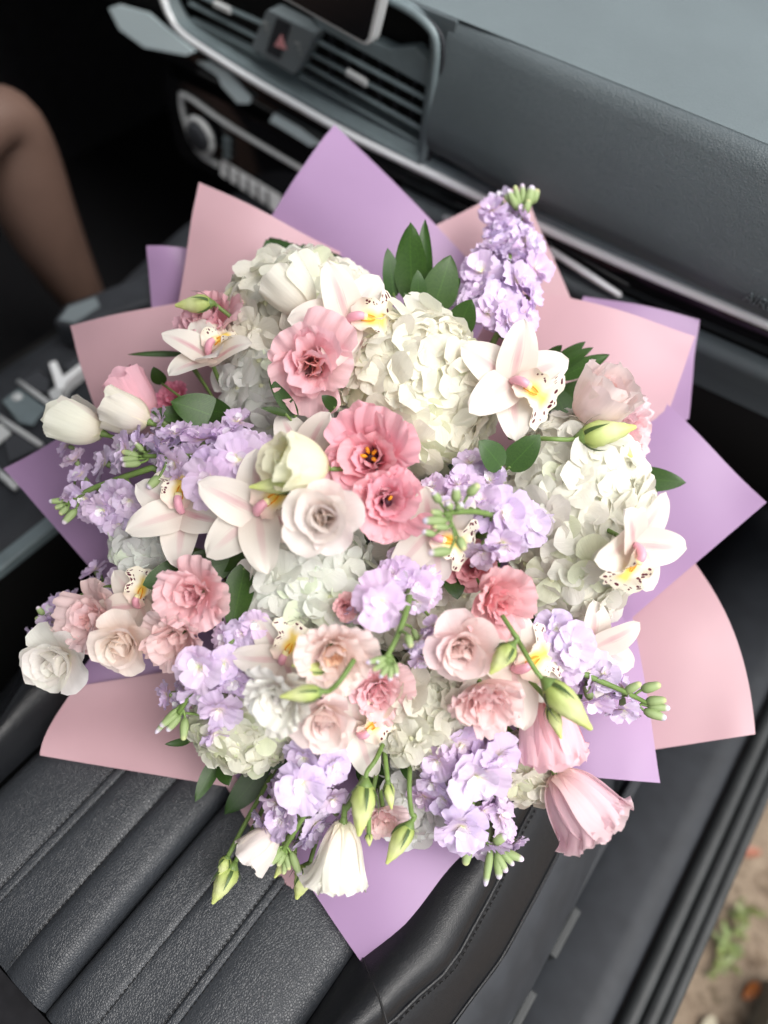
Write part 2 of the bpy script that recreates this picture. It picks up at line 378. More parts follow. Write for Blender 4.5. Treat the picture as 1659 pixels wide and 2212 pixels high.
#            n , theta list        , len , wid, cup , c , ruffle, freq, nu, nv, mat
SPEC = {
 'rose': [(3, [18, 4, -14, -6], .62, .46, .17, .3, .02, 2, 7, 7, 'lis'), (3, [30, 10, -6, 4], .68, .62, .24, .3, .025, 2, 7, 8, 'lis'),
          (4, [44, 18, 8, 26], .76, .78, .34, .28, .03, 2, 8, 9, 'lis'), (5, [62, 30, 26, 58], .84, .86, .44, .28, .035, 2, 9, 9, 'lis'),
          (5, [80, 48, 50, 94], .92, .95, .6, .25, .04, 2.4, 10, 10, 'lis')],
 'lis': [(4, [24, 8, -4, 22], .6, .56, .2, .25, .10, 2.6, 9, 12, 'lis'), (4, [40, 16, 10, 36], .74, .72, .3, .22, .10, 2.8, 10, 14, 'lis'),
         (5, [56, 30, 28, 62], .86, .88, .5, .2, .095, 3.2, 11, 16, 'lis'), (5, [70, 44, 46, 90], .95, .98, .8, .18, .10, 4.0, 12, 20, 'lis')],
 'deep': [(4, [40, 26, 16, 44], .62, .6, .26, .25, .11, 2.8, 9, 12, 'deep'), (5, [50, 34, 26, 56], .74, .72, .4, .22, .11, 3.0, 10, 14, 'deep'),
         (5, [62, 44, 40, 76], .86, .86, .6, .2, .1, 3.4, 11, 16, 'deep'), (6, [68, 46, 44, 88], .95, .95, .8, .18, .115, 4.0, 12, 20, 'deep')],
 'bell': [(4, [36, 16, 12, 22, 50], .94, .8, .3, .16, .09, 3.4, 12, 16, 'lis'), (4, [54, 26, 16, 22, 58], 1.05, .95, .42, .16, .085, 4, 14, 22, 'lis'),
          (4, [60, 30, 20, 26, 64], 1.06, 1.0, .5, .14, .08, 4.6, 14, 24, 'lis')],
 'cup': [(3, [30, 8, -10, 2], .76, .5, .2, .25, .06, 2.4, 8, 9, 'lis'), (3, [46, 14, -8, 4], .84, .66, .26, .25, .06, 2.4, 9, 10, 'lis'), (3, [62, 24, -4, -2], .95, .84, .33, .22, .09, 2.6, 11, 12, 'lis'),
         (4, [82, 36, 4, 8], 1.02, .95, .4, .2, .09, 3, 12, 14, 'lis')],
 'stock': [(3, [46, 30, 44], .26, .24, .2, .3, .14, 2.2, 4, 5, 'stock'), (4, [70, 56, 76], .42, .44, .8, .22, .16, 2.8, 5, 7, 'stock'),
           (5, [90, 76, 100], .53, .56, 1.2, .2, .14, 3.2, 6, 8, 'stock')],
}
def pale(rgb):
    c = [v**.54 for v in lin(rgb)]; m_ = sum(c)/3
    return tuple(max(0, min(.99, m_+(v-m_)*1.16)) for v in c)
def whorls(parent, kind, scale, col, jitter=.14, layers=None, mw0=None, inner=None):
    tj = {'lis': .22, 'deep': .24, 'rose': .13, 'stock': .32}.get(kind, .07)
    for li, sp in enumerate(SPEC[kind]):
        if layers and li not in layers: continue
        n = sp[0]; a0 = RND()*6.3
        for k in range(n):
            me = pet(kind, li, random.randrange(3))
            a = a0+2*math.pi*k/n+jit(.5/n)
            s = scale*(1+jit(jitter))
            mw = Matrix.Rotation(a, 4, 'Z') @ Matrix.Rotation(jit(tj), 4, 'Y') @ Matrix.Rotation(jit(tj), 4, 'X') @ Matrix.Diagonal((s, s, s, 1))
            if mw0: mw = mw0 @ mw
            c = inner if (inner and li == 0) else col
            link('petal', me, parent, mw, shade(c, .04, .02))
SEPAL = {}
def sepal_mesh(bend):
    if bend not in SEPAL:
        SEPAL[bend] = petal('sepal', M['calyx'], 1., .1, [70, 30, 8, bend], .3, nu=7, nv=2, point=(.6, .9))
    return SEPAL[bend]
def calyx(parent, s, n=5, zoff=0, bend=10):
    cup = CACHE.get('cal') or CACHE.setdefault('cal', tube('calyx', [(0, 0, -.16), (0, 0, -.07), (0, 0, .02), (0, 0, .09)], [.045, .07, .1, .085], M['stem'], 8))
    link('calyx', cup, parent, Matrix.Translation((0, 0, zoff)) @ Matrix.Scale(s, 4))
    a0 = RND()*6
    for k in range(n):
        link('sepal', sepal_mesh(bend+10*(k % 3)), parent, Matrix.Translation((0, 0, zoff)) @ Matrix.Rotation(a0+k*6.283/n+jit(.2), 4, 'Z') @ Matrix.Scale(s*(.62+jit(.12)), 4))

# ------------------------------------------------------------------ where the bouquet's dome lies
CX, CY = 790, 1130
def dome(x, y):
    dx, dy = (x-CX)/700, (y-CY)/650; return .615+.085*(dx*dx+dy*dy)-.06*dy
def out_dir(x, y, k=.75):
    dx, dy = (x-CX)/700*k, (y-CY)/700*k; return Vector((dx, -dy, math.sqrt(max(.15, 1-dx*dx-dy*dy)))).normalized()
def fdir(ax, ay, toward=None):
    """facing: ax right, ay down in the picture, rest towards the viewer"""
    c = math.sqrt(max(0, 1-ax*ax-ay*ay)) if toward is None else toward
    return (CAMROT @ Vector((ax, -ay, c))).normalized()
BASE = at(800, 1290, .86)          # where the stems are tied
def stem_to(parent, mw, start_local, bend=.4, r=.0022, ln=1.0):
    """a green stalk from the flower's base down to the binding point (towards it), as a part"""
    p0 = mw @ Vector(start_local); z = (mw.to_3x3() @ Vector((0, 0, 1))).normalized()
    d = (BASE-p0).length
    pts = spline([p0, p0-z*d*.18, p0.lerp(BASE, .45)-z*d*.05, p0.lerp(BASE, ln)], 5)
    inv = mw.inverted(); pts = [inv @ p for p in pts]
    link('stem', tube('stem', pts, r, M['stem'], 6), parent)

GF = 'lisianthus blooms of the bouquet'
def open_flower(x, y, dia, kind, rgb, label, face=None, dz=0., inner=None, eye=None, stalk=True, squash=1.):
    t = dome(x, y)+dz; s = dia*t/FPX
    if face is None: d = CAMROT @ out_dir(x, y)
    else: d = fdir(*face)
    R = s*.5/.74
    pos = at(x, y, t)-d*R*.42
    mw = frame(pos, d, RND()*6.3)
    o = thing('lisianthus_flower' if kind != 'rose' else 'rose_flower', label, 'flower', mw, GF if kind != 'rose' else 'blush roses of the bouquet')
    whorls(o, kind, R, pale(rgb), inner=pale(inner) if inner else None)
    calyx(o, R*.8)
    if eye:
        vs, fs, uv = tube_data([(0, 0, 0), (0, 0, R*.34), (0, 0, R*.40)], [R*.10, R*.1, R*.02], 8)
        link('throat', mesh('throat', vs, fs, M['dark_eye'], uv), o)
        for k in range(eye):
            q = k*1.257+.3; b = Vector((math.cos(q)*R*.05, math.sin(q)*R*.05, R*.36))
            link('stamen', tube('stamen', [b, b+Vector((math.cos(q)*R*.03, math.sin(q)*R*.03, R*.07)), b+Vector((math.cos(q)*R*.09, math.sin(q)*R*.09, R*.1))], [R*.02, R*.035, R*.025], M['stamen'], 6), o)
    if stalk: stem_to(o, mw, (0, 0, -R*.13))
    return o
def side_flower(bx, by, tx, ty, wid, kind, rgb, label, lean=.25, dz=0., inner=None, stalk=True, via=None):
    """a flower seen from the side: base pixel to rim pixel"""
    t = dome((bx+tx)/2, (by+ty)/2)+dz; p0 = at(bx, by, t); p1 = at(tx, ty, t-lean*math.hypot(tx-bx, ty-by)*t/FPX)
    d = p1-p0; ln = d.length; mw = frame(p0, d, RND()*6)
    o = thing('lisianthus_flower', label, 'flower', mw, GF)
    hgt, dia = (.98, .95) if kind == 'bell' else (.86, .95)
    sz = ln/hgt; sx = wid*t/FPX/dia
    sub = Matrix.Diagonal((sx, sx, sz, 1))
    whorls(o, kind, 1, pale(rgb), .06, mw0=sub, inner=lin(inner) if inner else None)
    calyx(o, sz*.75, zoff=0, bend=4)
    if via:
        pts = [at(px, py, t+q) for px, py, q in via]+[p0-d.normalized()*sz*.25, p0-d.normalized()*sz*.08]
        inv = mw.inverted(); link('stem', tube('stem', [inv @ p for p in spline(pts, 5)], .0026, M['stem'], 7), o)
    elif stalk: stem_to(o, mw, (0, 0, -sz*.08))
    return o
def budmesh(seed):
    r_ = random.Random(seed); tw = 2.4+r_.random()
    prof = [(0, .08), (.06, .17), (.18, .245), (.35, .26), (.55, .22), (.75, .145), (.9, .075), (1, .035)]
    vs, fs, uv = [], [], []
    n = 20; K = 16
    for i in range(K+1):
        u = i/K
        for a, b in zip(prof, prof[1:]):
            if a[0] <= u <= b[0]: rr = a[1]+(b[1]-a[1])*smooth((u-a[0])/(b[0]-a[0])); break
        for j in range(n):
            q = 2*math.pi*j/n; s = ((q*5/(2*math.pi)+u*tw*.55) % 1.0)
            k = rr*(.9+.16*s) if u > .1 else rr
            vs.append((math.cos(q)*k, math.sin(q)*k, u)); uv.append((s, u))
    for i in range(K):
        for j in range(n): fs.append((i*n+j, i*n+(j+1) % n, (i+1)*n+(j+1) % n, (i+1)*n+j))
    return mesh('bud', vs, fs, M['bud'], uv)
BUDS = [budmesh(i) for i in range(3)]
def bud(bx, by, tx, ty, wid, label, lean=.1, dz=0., via=None, tint=(1, 1, 1)):
    t = dome((bx+tx)/2, (by+ty)/2)+dz; p0 = at(bx, by, t); p1 = at(tx, ty, t-lean*math.hypot(tx-bx, ty-by)*t/FPX)
    d = p1-p0; ln = d.length; mw = frame(p0, d, RND()*6)
    o = thing('lisianthus_bud', label, 'bud', mw, 'closed lisianthus buds of the bouquet')
    wx = wid*t/FPX/.52
    link('bud', random.choice(BUDS), o, Matrix.Diagonal((wx, wx, ln, 1)), tint)
    a0 = RND()*6
    for k in range(5):
        link('sepal', sepal_mesh(-4+8*(k % 3)), o, Matrix.Rotation(a0+k*1.257+jit(.15), 4, 'Z') @ Matrix.Diagonal((wx*.95, wx*.9, ln*(.62+jit(.12)), 1)))
    cup = CACHE.get('bcal') or CACHE.setdefault('bcal', tube('calyx', [(0, 0, -.1), (0, 0, -.03), (0, 0, .05), (0, 0, .1)], [.05, .1, .17, .16], M['stem'], 8))
    link('calyx', cup, o, Matrix.Diagonal((wx, wx, ln, 1)))
    dn = d.normalized()
    if via: pts = [at(px, py, t+q) for px, py, q in via]+[p0-dn*ln*.2, p0-dn*ln*.05]
    else: pts = [p0.lerp(BASE, .7), p0-dn*ln*.5+(BASE-p0)*.15, p0-dn*ln*.05]
    inv = mw.inverted(); link('stem', tube('stem', [inv @ p for p in spline(pts, 5)], [.0022]*(len(pts)*5-4), M['stem'], 6), o)
    return o

# ------------------------------------------------------------------ hydrangea
HPET = [petal('petal', M['hyd'], .5, .50, [84+8*(i % 2), 74+6*i, 94-5*i], .9 if i % 2 else -1.2, .42, .3, .05+.014*i, 1.8, 50+i, 5, 6) for i in range(6)]
vs, fs, uv = tube_data([(0, 0, -.5), (0, 0, -.06), (0, 0, .02), (0, 0, .06), (0, 0, .075)], [.03, .035, .06, .05, .015], 6)
HEYE = mesh('floret', vs, fs, M['eye'], uv)
def hydrangea(x, y, rx, ry, n, label, rgb=(250, 248, 238), fl=112, dz=0., zf=.75, tilt=(0, 0)):
    t0 = dome(x, y)+dz; rr = (rx+ry)/2*t0/FPX; rz = rr*zf
    t = t0+rz*.78
    pos = at(x, y, t); k = t0/FPX*(t/t0)*.97
    mw = Matrix.Translation(pos) @ CAMROT.to_4x4() @ Matrix.Rotation(tilt[0], 4, 'X') @ Matrix.Rotation(tilt[1], 4, 'Y')
    o = thing('hydrangea_head', label, 'flower', mw, 'white hydrangea heads of the bouquet')
    R = Vector((rx*k, ry*k, rz))
    f_ = fl*t0/FPX
    bm = bmesh.new(); bmesh.ops.create_icosphere(bm, subdivisions=2, radius=1)
    me = bpy.data.meshes.new('flower_core'); bm.to_mesh(me); bm.free(); me.materials.append(M['core'])
    q = max(.6, 1-.5*f_*.5/min(R.x, R.y))
    link('flower_core', me, o, Matrix.Diagonal((R.x*q, R.y*q, R.z*q*.9, 1)))
    c = lin(rgb); ga = math.pi*(3-math.sqrt(5)); zmin = -.35
    n = int(n*1.4)
    for i in range(n):
        zz = 1-(i+.5)/n*(1-zmin); ra = math.sqrt(max(0, 1-zz*zz)); an = i*ga+jit(.35)
        d = Vector((math.cos(an)*ra, math.sin(an)*ra, zz))
        kk = 1-.5*f_/max(R.x, R.y)*.25+jit(.055)
        p = Vector((d.x*R.x, d.y*R.y, d.z*R.z))*kk*.93
        nn = Vector((d.x/R.x, d.y/R.y, d.z/R.z)).normalized()+Vector((jit(.3), jit(.3), jit(.3)))
        nn.normalize(); qd = nn.to_track_quat('Z', 'Y').to_matrix().to_4x4()
        s = f_*1.08*(1+jit(.16))/.98
        fm = link('floret', HEYE, o, Matrix.Translation(p) @ qd @ Matrix.Rotation(RND()*6.3, 4, 'Z') @ Matrix.Scale(s, 4))
        cc = shade(c, .04, .012); cc = (cc[0]*.95, cc[1], cc[2]*.86) if RND() < .1 else cc; clo = jit(.16)
        for kq in range(4):
            link('petal', random.choice(HPET), fm, Matrix.Rotation(kq*math.pi/2+jit(.16), 4, 'Z') @ Matrix.Translation((.02, 0, .03+.012*(kq % 2))) @ Matrix.Rotation(-.06+clo+jit(.13), 4, 'Y') @ Matrix.Rotation(jit(.14), 4, 'X') @ Matrix.Scale(1+jit(.1), 4), shade(cc, .02, .01))
    stem_to(o, mw, (0, 0, -R.z*.5), r=.004)
    return o

# ------------------------------------------------------------------ cymbidium orchid
OSEP = [petal('sepal', M['orchid'], .5, .36, [82+4*i, 70, 84, 100+6*i], .42 if i != 1 else .55, nu=12, nv=8, point=(.6, .5), seed=200+i, ruf=.015, freq=1.2) for i in range(3)]
OPET = [petal('petal', M['orchid'], .49, .33, [76, 62+5*i, 78, 96+8*i], .4, nu=12, nv=8, point=(.64, .48), seed=210+i, ruf=.02, freq=1.4) for i in range(3)]
def lip_mesh():
    def f(u, vv):
        v = vv*2-1
        w = .10+.15*smooth(u/.28)-.07*smooth((u-.46)/.16)+.13*smooth((u-.6)/.22)
        l = 1-.12*abs(v)**3*smooth((u-.6)/.3)
        side = math.exp(-((u-.36)/.2)**2)
        x = (.02+.46*u*l); z = .10-.02*u-.30*max(0, u*l-.6)**1.5*1.4
        y = v*w*(1-.42*side*abs(v)); z += side*.17*abs(v)**1.7+.05*abs(v)**2*(1-side)
        z += .018*smooth((u-.5)/.3)*math.sin(v*8.5+1)+.012*smooth((u-.55)/.3)*math.sin(v*15)
        x += .015*math.sin(v*11)*smooth((u-.7)/.3)
        return (x, y, z)
    return grid('lip', f, 18, 18, M['lip'])
LIP = lip_mesh()
COLM = tube('column', spline([(.0, 0, .05), (.03, 0, .13), (.085, 0, .175), (.14, 0, .17)], 4), [.037+.009*math.sin(i/12*math.pi) for i in range(13)], M['column'], 10)
ANT = tube('anther_cap', [(.13, 0, .170), (.145, 0, .168), (.168, 0, .160), (.18, 0, .154)], [.034, .043, .034, .01], M['anther'], 8)
CALL = tube('callus', spline([(.12, .022, .115), (.2, .03, .125), (.27, .012, .115)], 3), [.008]*6+[.004], M['stamen'], 6)
CALL2 = tube('callus', spline([(.12, -.022, .115), (.2, -.03, .125), (.27, -.012, .115)], 3), [.008]*6+[.004], M['stamen'], 6)
def orchid(x, y, dia, lipdir, label, face=None, dz=0., rgb=(238, 232, 224), lip=True, stalk=True, close=0.):
    """lipdir: picture angle (deg, anticlockwise from right) the lip points to; the centre of the flower is at x, y"""
    t = dome(x, y)+dz; s = dia*t/FPX/.92
    d = CAMROT @ out_dir(x, y) if face is None else fdir(*face)
    mw = frame(at(x, y, t)-d*s*.05, d, math.radians(lipdir))
    o = thing('cymbidium_orchid', label, 'orchid', mw, 'cymbidium orchids of the bouquet'); c = lin(rgb)
    def add(nm, me, ang, s2, dzz, cl=0.):
        link(nm, me, o, Matrix.Translation((0, 0, dzz*s)) @ Matrix.Rotation(math.radians(ang)+jit(.06), 4, 'Z') @ Matrix.Rotation(jit(.07)-close-cl, 4, 'Y') @ Matrix.Scale(s*s2, 4), shade(c, .02, .012))
    add('sepal', OSEP[0], 180, 1.0, 0); add('sepal', OSEP[1], 56, .98, -.02); add('sepal', OSEP[2], -56, .98, -.02)
    add('petal', OPET[0], 112, 1.0, .02, .1); add('petal', OPET[random.randrange(1, 3)], -112, 1.0, .02, .1)
    if lip:
        S = Matrix.Scale(s*.81, 4)
        link('lip', LIP, o, S); link('column', COLM, o, S); link('anther_cap', ANT, o, S); link('callus', CALL, o, S); link('callus', CALL2, o, S)
    if stalk: stem_to(o, mw, (0, 0, -.01*s))
    return o

# ------------------------------------------------------------------ stock
SPED = tube('floret', spline([(.0, 0, -.55), (.02, 0, -.4), (0, 0, -.3), (0, 0, -.05)], 3), [.03, .03, .03, .032, .05, .08, .09, .095, .1, .07], M['sgreen'], 7)
SBUD = tube('bud', [(0, 0, 0), (0, 0, .06), (0, 0, .22), (0, 0, .45), (0, 0, .68), (0, 0, .86), (0, 0, .96), (0, 0, 1)], [.05, .13, .2, .21, .18, .15, .1, .02], M['sbud'], 8)
def stock(stem, florets, buds, label, lav=(234, 216, 241), r=.0034, extra=()):
    """stem: picture points with depth offsets; florets: (x, y, size px[, depth offset[, facing]]); buds: (x0, y0, x1, y1, width)"""
    sp = [at(x, y, dome(x, y)+q) for x, y, q in stem]
    mw = Matrix.Translation(sp[0]); inv = mw.inverted()
    o = thing('stock_stem', label, 'flower', mw, 'lilac stock stems of the bouquet')
    pts = spline(sp, 6); n = len(pts)
    pts0 = spline([BASE.lerp(sp[0], .3), BASE.lerp(sp[0], .75), sp[0]], 4)[:-1]
    allp = pts0+pts
    link('stem', tube('stem', [inv @ p for p in allp], [r*(1.1-.55*i/len(allp)) for i in range(len(allp))], M['stem'], 8), o)
    lc = lin(lav)
    more = []
    for fl in florets:
        if fl[2] > 58 and RND() < .8:
            an = RND()*6.28; more.append((fl[0]+math.cos(an)*fl[2]*.55, fl[1]+math.sin(an)*fl[2]*.55, fl[2]*.84, (fl[3] if len(fl) > 3 else 0)+.012))
    for fl in list(florets)+more:
        x, y, sz = fl[:3]; q = fl[3] if len(fl) > 3 else 0.
        t = dome(x, y)+q; s = sz*1.08*t/FPX; p = at(x, y, t)
        near = min(pts, key=lambda a: (a-p).length); away = (p-near)
        if len(fl) > 4: d = fdir(*fl[4])
        else:
            d = CAMROT @ out_dir(x, y, .5)
            if away.length > 1e-4: d = d*.75+away.normalized()*.55
            d = (d+CAMROT @ Vector((jit(.3), jit(.3), jit(.1)))).normalized()
        fw = frame(p-d*s*.16, d, RND()*6)
        f = link('floret', SPED, o, inv @ fw @ Matrix.Scale(s, 4))
        cc = shade(lc, .06, .03)
        whorls(f, 'stock', 1.0, cc, .12, inner=tuple(min(1, v*1.25+.08) for v in cc))
        # stalk from the main stem to the floret
        b = p-d*s*.62; link('pedicel', tube('pedicel', [inv @ q_ for q_ in spline([near, near.lerp(b, .5)-d*s*.05, b], 4)], .0013, M['stem'], 6), o)
    for (x0, y0, x1, y1, wd) in buds:
        t = dome(x0, y0)+stem[-1][2]; a = at(x0, y0, t); b = at(x1, y1, t-.004); d = b-a; ln = d.length
        link('bud', SBUD, o, inv @ frame(a, d, RND()*6) @ Matrix.Diagonal((min(wd, 27)*t/FPX/.5, min(wd, 27)*t/FPX/.5, ln, 1)), shade(lin((225, 212, 232)) if RND() < .6 else lin((200, 206, 150)), .08, .05))
        near = min(pts, key=lambda p_: (p_-a).length+(.02 if p_ is pts[-1] else 0))
        link('pedicel', tube('pedicel', [inv @ q_ for q_ in spline([near, near.lerp(a, .6)-d*.2, a+d*.05], 4)], .0012, M['stem'], 6), o)
    return o

# ------------------------------------------------------------------ leaves
LEAF = [petal('leaf', M['leaf'], 1., .46, [88, 84, 92, 104+8*i], .5+.2*i, nu=10, nv=6, point=(.72, .72), seed=300+i, ruf=.012, freq=1.) for i in range(3)]
NLEAF = [petal('leaf', M['leaf'], 1., .26, [88, 80, 92, 106], .25, nu=10, nv=4, point=(.7, .72), seed=310, ruf=.02, freq=1.)]
def sprig(leaves, label, dz=.0, name='leaf_sprig'):
    """leaves: (base x, base y, tip x, tip y, width px, shade[, depth offset])"""
    x0, y0 = leaves[0][:2]; o0 = at(x0, y0, dome(x0, y0)+dz+.02); mw = Matrix.Translation(o0); inv = mw.inverted()
    o = thing(name, label, 'leaves', mw, 'glossy green leaves of the bouquet')
    for lf in leaves:
        bx, by, tx, ty, wd, sh = lf[:6]; q = dz+(lf[6] if len(lf) > 6 else 0)
        t = dome((bx+tx)/2, (by+ty)/2)+q; ln = math.hypot(tx-bx, ty-by)*t/FPX
        p0 = at(bx, by, t+.008); p1 = at(tx, ty, t-.006); x = (p1-p0).normalized()
        z = CAMROT @ Vector((jit(.25), jit(.25)+.12, 1)); z = (z-x*z.dot(x)).normalized(); y = z.cross(x)
        m4 = Matrix.Translation(p0) @ Matrix((x, y, z)).transposed().to_4x4()
        asp = wd/math.hypot(tx-bx, ty-by)
        nar = asp < .3; me = NLEAF[0] if nar else random.choice(LEAF)
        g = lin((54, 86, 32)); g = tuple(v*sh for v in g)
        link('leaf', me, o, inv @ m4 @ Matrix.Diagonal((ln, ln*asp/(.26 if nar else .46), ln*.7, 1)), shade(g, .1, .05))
        b = p0
        link('stem', tube('stem', [inv @ q_ for q_ in spline([o0.lerp(BASE, .15), o0.lerp(b, .5)+(BASE-o0)*.05, b+x*ln*.06], 4)], .0013, M['stem'], 6), o)
    return o
# ================================================================== THE CAR
def structure(o): o['kind'] = 'structure'; return o
def box(name, x0, x1, y0, y1, z0, z1, m, parent=None, bev=0.0, rot=None):
    bm = bmesh.new(); bmesh.ops.create_cube(bm, size=1)
    bmesh.ops.scale(bm, vec=(x1-x0, y1-y0, z1-z0), verts=bm.verts)
    if bev: bmesh.ops.bevel(bm, geom=bm.edges[:], offset=bev, segments=3, affect='EDGES', profile=.6)
    me = bpy.data.meshes.new(name); bm.to_mesh(me); bm.free(); me.materials.append(m)
    mw = Matrix.Translation(((x0+x1)/2, (y0+y1)/2, (z0+z1)/2))
    if rot: mw = mw @ Euler(rot).to_matrix().to_4x4()
    return link(name, me, parent, mw)
def prism(name, xz, y0, y1, m, parent=None, bev=0.0):
    """outline in the dash plane (x, z), front face at y0, going forward to y1"""
    bm = bmesh.new(); vs = [bm.verts.new((x, y0, z)) for x, z in xz]; f = bm.faces.new(vs)
    r = bmesh.ops.extrude_face_region(bm, geom=[f]); ev = [g for g in r['geom'] if isinstance(g, bmesh.types.BMVert)]
    bmesh.ops.translate(bm, vec=(0, y1-y0, 0), verts=ev)
    bmesh.ops.recalc_face_normals(bm, faces=bm.faces)
    if bev: bmesh.ops.bevel(bm, geom=bm.edges[:], offset=bev, segments=2, affect='EDGES', profile=.6)
    me = bpy.data.meshes.new(name); bm.to_mesh(me); bm.free(); me.materials.append(m); return link(name, me, parent)
def prism_z(name, xy, z0, z1, m, parent=None, bev=0.0):
    bm = bmesh.new(); vs = [bm.verts.new((x, y, z1)) for x, y in xy]; f = bm.faces.new(vs)
    r = bmesh.ops.extrude_face_region(bm, geom=[f]); ev = [g for g in r['geom'] if isinstance(g, bmesh.types.BMVert)]
    bmesh.ops.translate(bm, vec=(0, 0, z0-z1), verts=ev); bmesh.ops.recalc_face_normals(bm, faces=bm.faces)
    if bev: bmesh.ops.bevel(bm, geom=bm.edges[:], offset=bev, segments=2, affect='EDGES', profile=.6)
    me = bpy.data.meshes.new(name); bm.to_mesh(me); bm.free(); me.materials.append(m); return link(name, me, parent)
def sweep(name, xs, prof, m, parent=None, shift=None):
    """profile of (y, z) points carried along x; shift(x) -> (dy, dz)"""
    vs, fs = [], []; k = len(prof)
    for x in xs:
        dy, dz = shift(x) if shift else (0, 0)
        for y, z in prof: vs.append((x, y+dy, z+dz))
    for i in range(len(xs)-1):
        for j in range(k-1): fs.append((i*k+j, i*k+j+1, (i+1)*k+j+1, (i+1)*k+j))
    return link(name, mesh(name, vs, fs, m), parent)
def rounded(pts, r, n=5):
    out = []
    for i, p in enumerate(pts):
        p = Vector(p); a = Vector(pts[i-1]); b = Vector(pts[(i+1) % len(pts)])
        da = (a-p); db = (b-p); ra = min(r, da.length*.45); rb = min(r, db.length*.45)
        s, e_ = p+da.normalized()*ra, p+db.normalized()*rb
        for k in range(n+1):
            t = k/n; out.append(tuple(s*(1-t)**2+p*2*t*(1-t)+e_*t*t))
    return out
def frange(a, b, n): return [a+(b-a)*i/n for i in range(n+1)]
FY = .79                                                    # plane of the dash face
def fpx(x, y, Y=FY): p = ony(x, y, Y); return (p.x, p.z)

# ---- the shell: ground, floor, roof
g = link('ground', mesh('ground', [(-40, -40, -.78), (40, -40, -.78), (40, 40, -.78), (-40, 40, -.78)], [(0, 1, 2, 3)], M['ground'])); structure(g)
structure(box('footwell_floor', -1.75, .155, -1.6, 1.5, -.40, -.36, M['carpet']))
structure(box('unseen_roof', -1.75, -.06, -1.7, .42, .99, 1.03, M['fabric'], bev=.01))  # out of view; blocks light from above, edge drawn back for more sky
structure(box('far_side_wall', -1.80, -1.75, -1.6, 1.5, -.4, .42, M['darkfab']))
structure(box('bulkhead', -1.75, .25, 1.42, 1.46, -.4, .43, M['carpet']))

# ---- door sill
sill = thing('door_sill', 'dark grey plastic door sill with ribbed rubber seal beside the seat, the open doorway beyond', 'door sill', Matrix())
ys = frange(-.5, 1.3, 24)
def long_sweep(name, prof, m, parent, y0=-.5, y1=1.35, n=30, dx=None):
    """profile of (x, z) carried along y"""
    vs, fs = [], []; k = len(prof)
    for i in range(n+1):
        y = y0+(y1-y0)*i/n; d = dx(y) if dx else 0
        for x, z in prof: vs.append((x+d, y, z))
    for i in range(n):
        for j in range(k-1): fs.append((i*k+j, i*k+j+1, (i+1)*k+j+1, (i+1)*k+j))
    return link(name, mesh(name, vs, fs, m), parent)
def arc(cx, cz, r, a0, a1, n=8): return [(cx+r*math.cos(math.radians(a0+(a1-a0)*i/n)), cz+r*math.sin(math.radians(a0+(a1-a0)*i/n))) for i in range(n+1)]
long_sweep('sill_panel', [(.10, -.36), (.125, -.27), (.15, -.235), (.19, -.215), (.235, -.205), (.262, -.202), (.272, -.215)], M['plastic'], sill)
long_sweep('seal_rib', [(.2725, -.215)]+arc(.283, -.206, .0095, 180, 0)+[(.293, -.22)], M['rubber'], sill)
long_sweep('seal_rib', [(.2935, -.222)]+arc(.3025, -.208, .0085, 180, 0)+[(.311, -.225)], M['rubber'], sill)
long_sweep('outer_rib', [(.3115, -.225)]+arc(.319, -.213, .0075, 180, 0)+[(.3265, -.24), (.335, -.34), (.30, -.5)], M['rubber'], sill)

# ---- passenger seat
seat = thing('car_seat', 'black leather passenger seat with stitched flutes, carrying the bouquet', 'car seat', Matrix())
SX = -.198
def front_drop(y): return -.10*smooth((y-.30)/.16)-.03*max(0, (y-.46)/.1)
def panel(name, x0, x1, h, vl=0., vr=0.):
    def f(u, v):
        y = -.158+.65*u; s = v*2-1
        edge = (1-abs(s)**3.2)
        e2 = 1-math.exp(-((u)/.035))
        fl = vl if s < 0 else vr
        z = -.016+(.016+h)*(fl+(1-fl)*edge**.55)*(.35+.65*e2)+front_drop(y)+.004*math.sin(y*9+x0*40)*edge
        return (x0+(x1-x0)*v, y, z)
    return link(name, grid(name, f, 44, 14, M['seat']), seat)
for x0, x1, h, vl, vr in [(-.389, -.3058, .004, 0, .90), (-.2962, -.2492, .002, .90, .86), (-.2488, -.1983, .006, .74, 0), (-.1977, -.1522, .006, 0, .74), (-.1518, -.1058, .002, .86, .90), (-.0962, -.0075, .004, .90, .4)]:
    panel('cushion_panel', x0, x1, h, vl, vr)
for xc in (-.301, -.101):
    def f(u, v, xc=xc):
        y = -.156+.64*u; s = v*2-1
        return (xc+s*.0056, y, .0030-.0034*s**4-.012*(abs(s) > .95)+front_drop(y))
    link('seam_piping', grid('seam_piping', f, 30, 12, M['seat']), seat)
def stitches(xf, zf, y0, y1, pitch=.0052, ln=.0032, r=.0006):
    vs, fs = [], []; y = y0
    while y < y1:
        a, b = Vector((xf(y), y, zf(y))), Vector((xf(y+ln), y+ln, zf(y+ln)))
        tv, tf, _ = tube_data([a, a.lerp(b, .5)+Vector((0, 0, .0003)), b], [r*.6, r, r*.6], 4)
        o = len(vs); vs += tv; fs += [tuple(i+o for i in q) for q in tf]; y += pitch
    o = link('stitching', mesh('stitching', vs, fs, M['thread']), seat); o['kind'] = 'stuff'
for x in (-.3065, -.2955, -.1065, -.0955):
    stitches(lambda y, x=x: x, lambda y: .0026+front_drop(y), -.15, .35)
for x in (-.249, -.152): stitches(lambda y, x=x: x, lambda y: .0006+front_drop(y)+.004*math.sin(y*9-9)*0, -.15, .35)
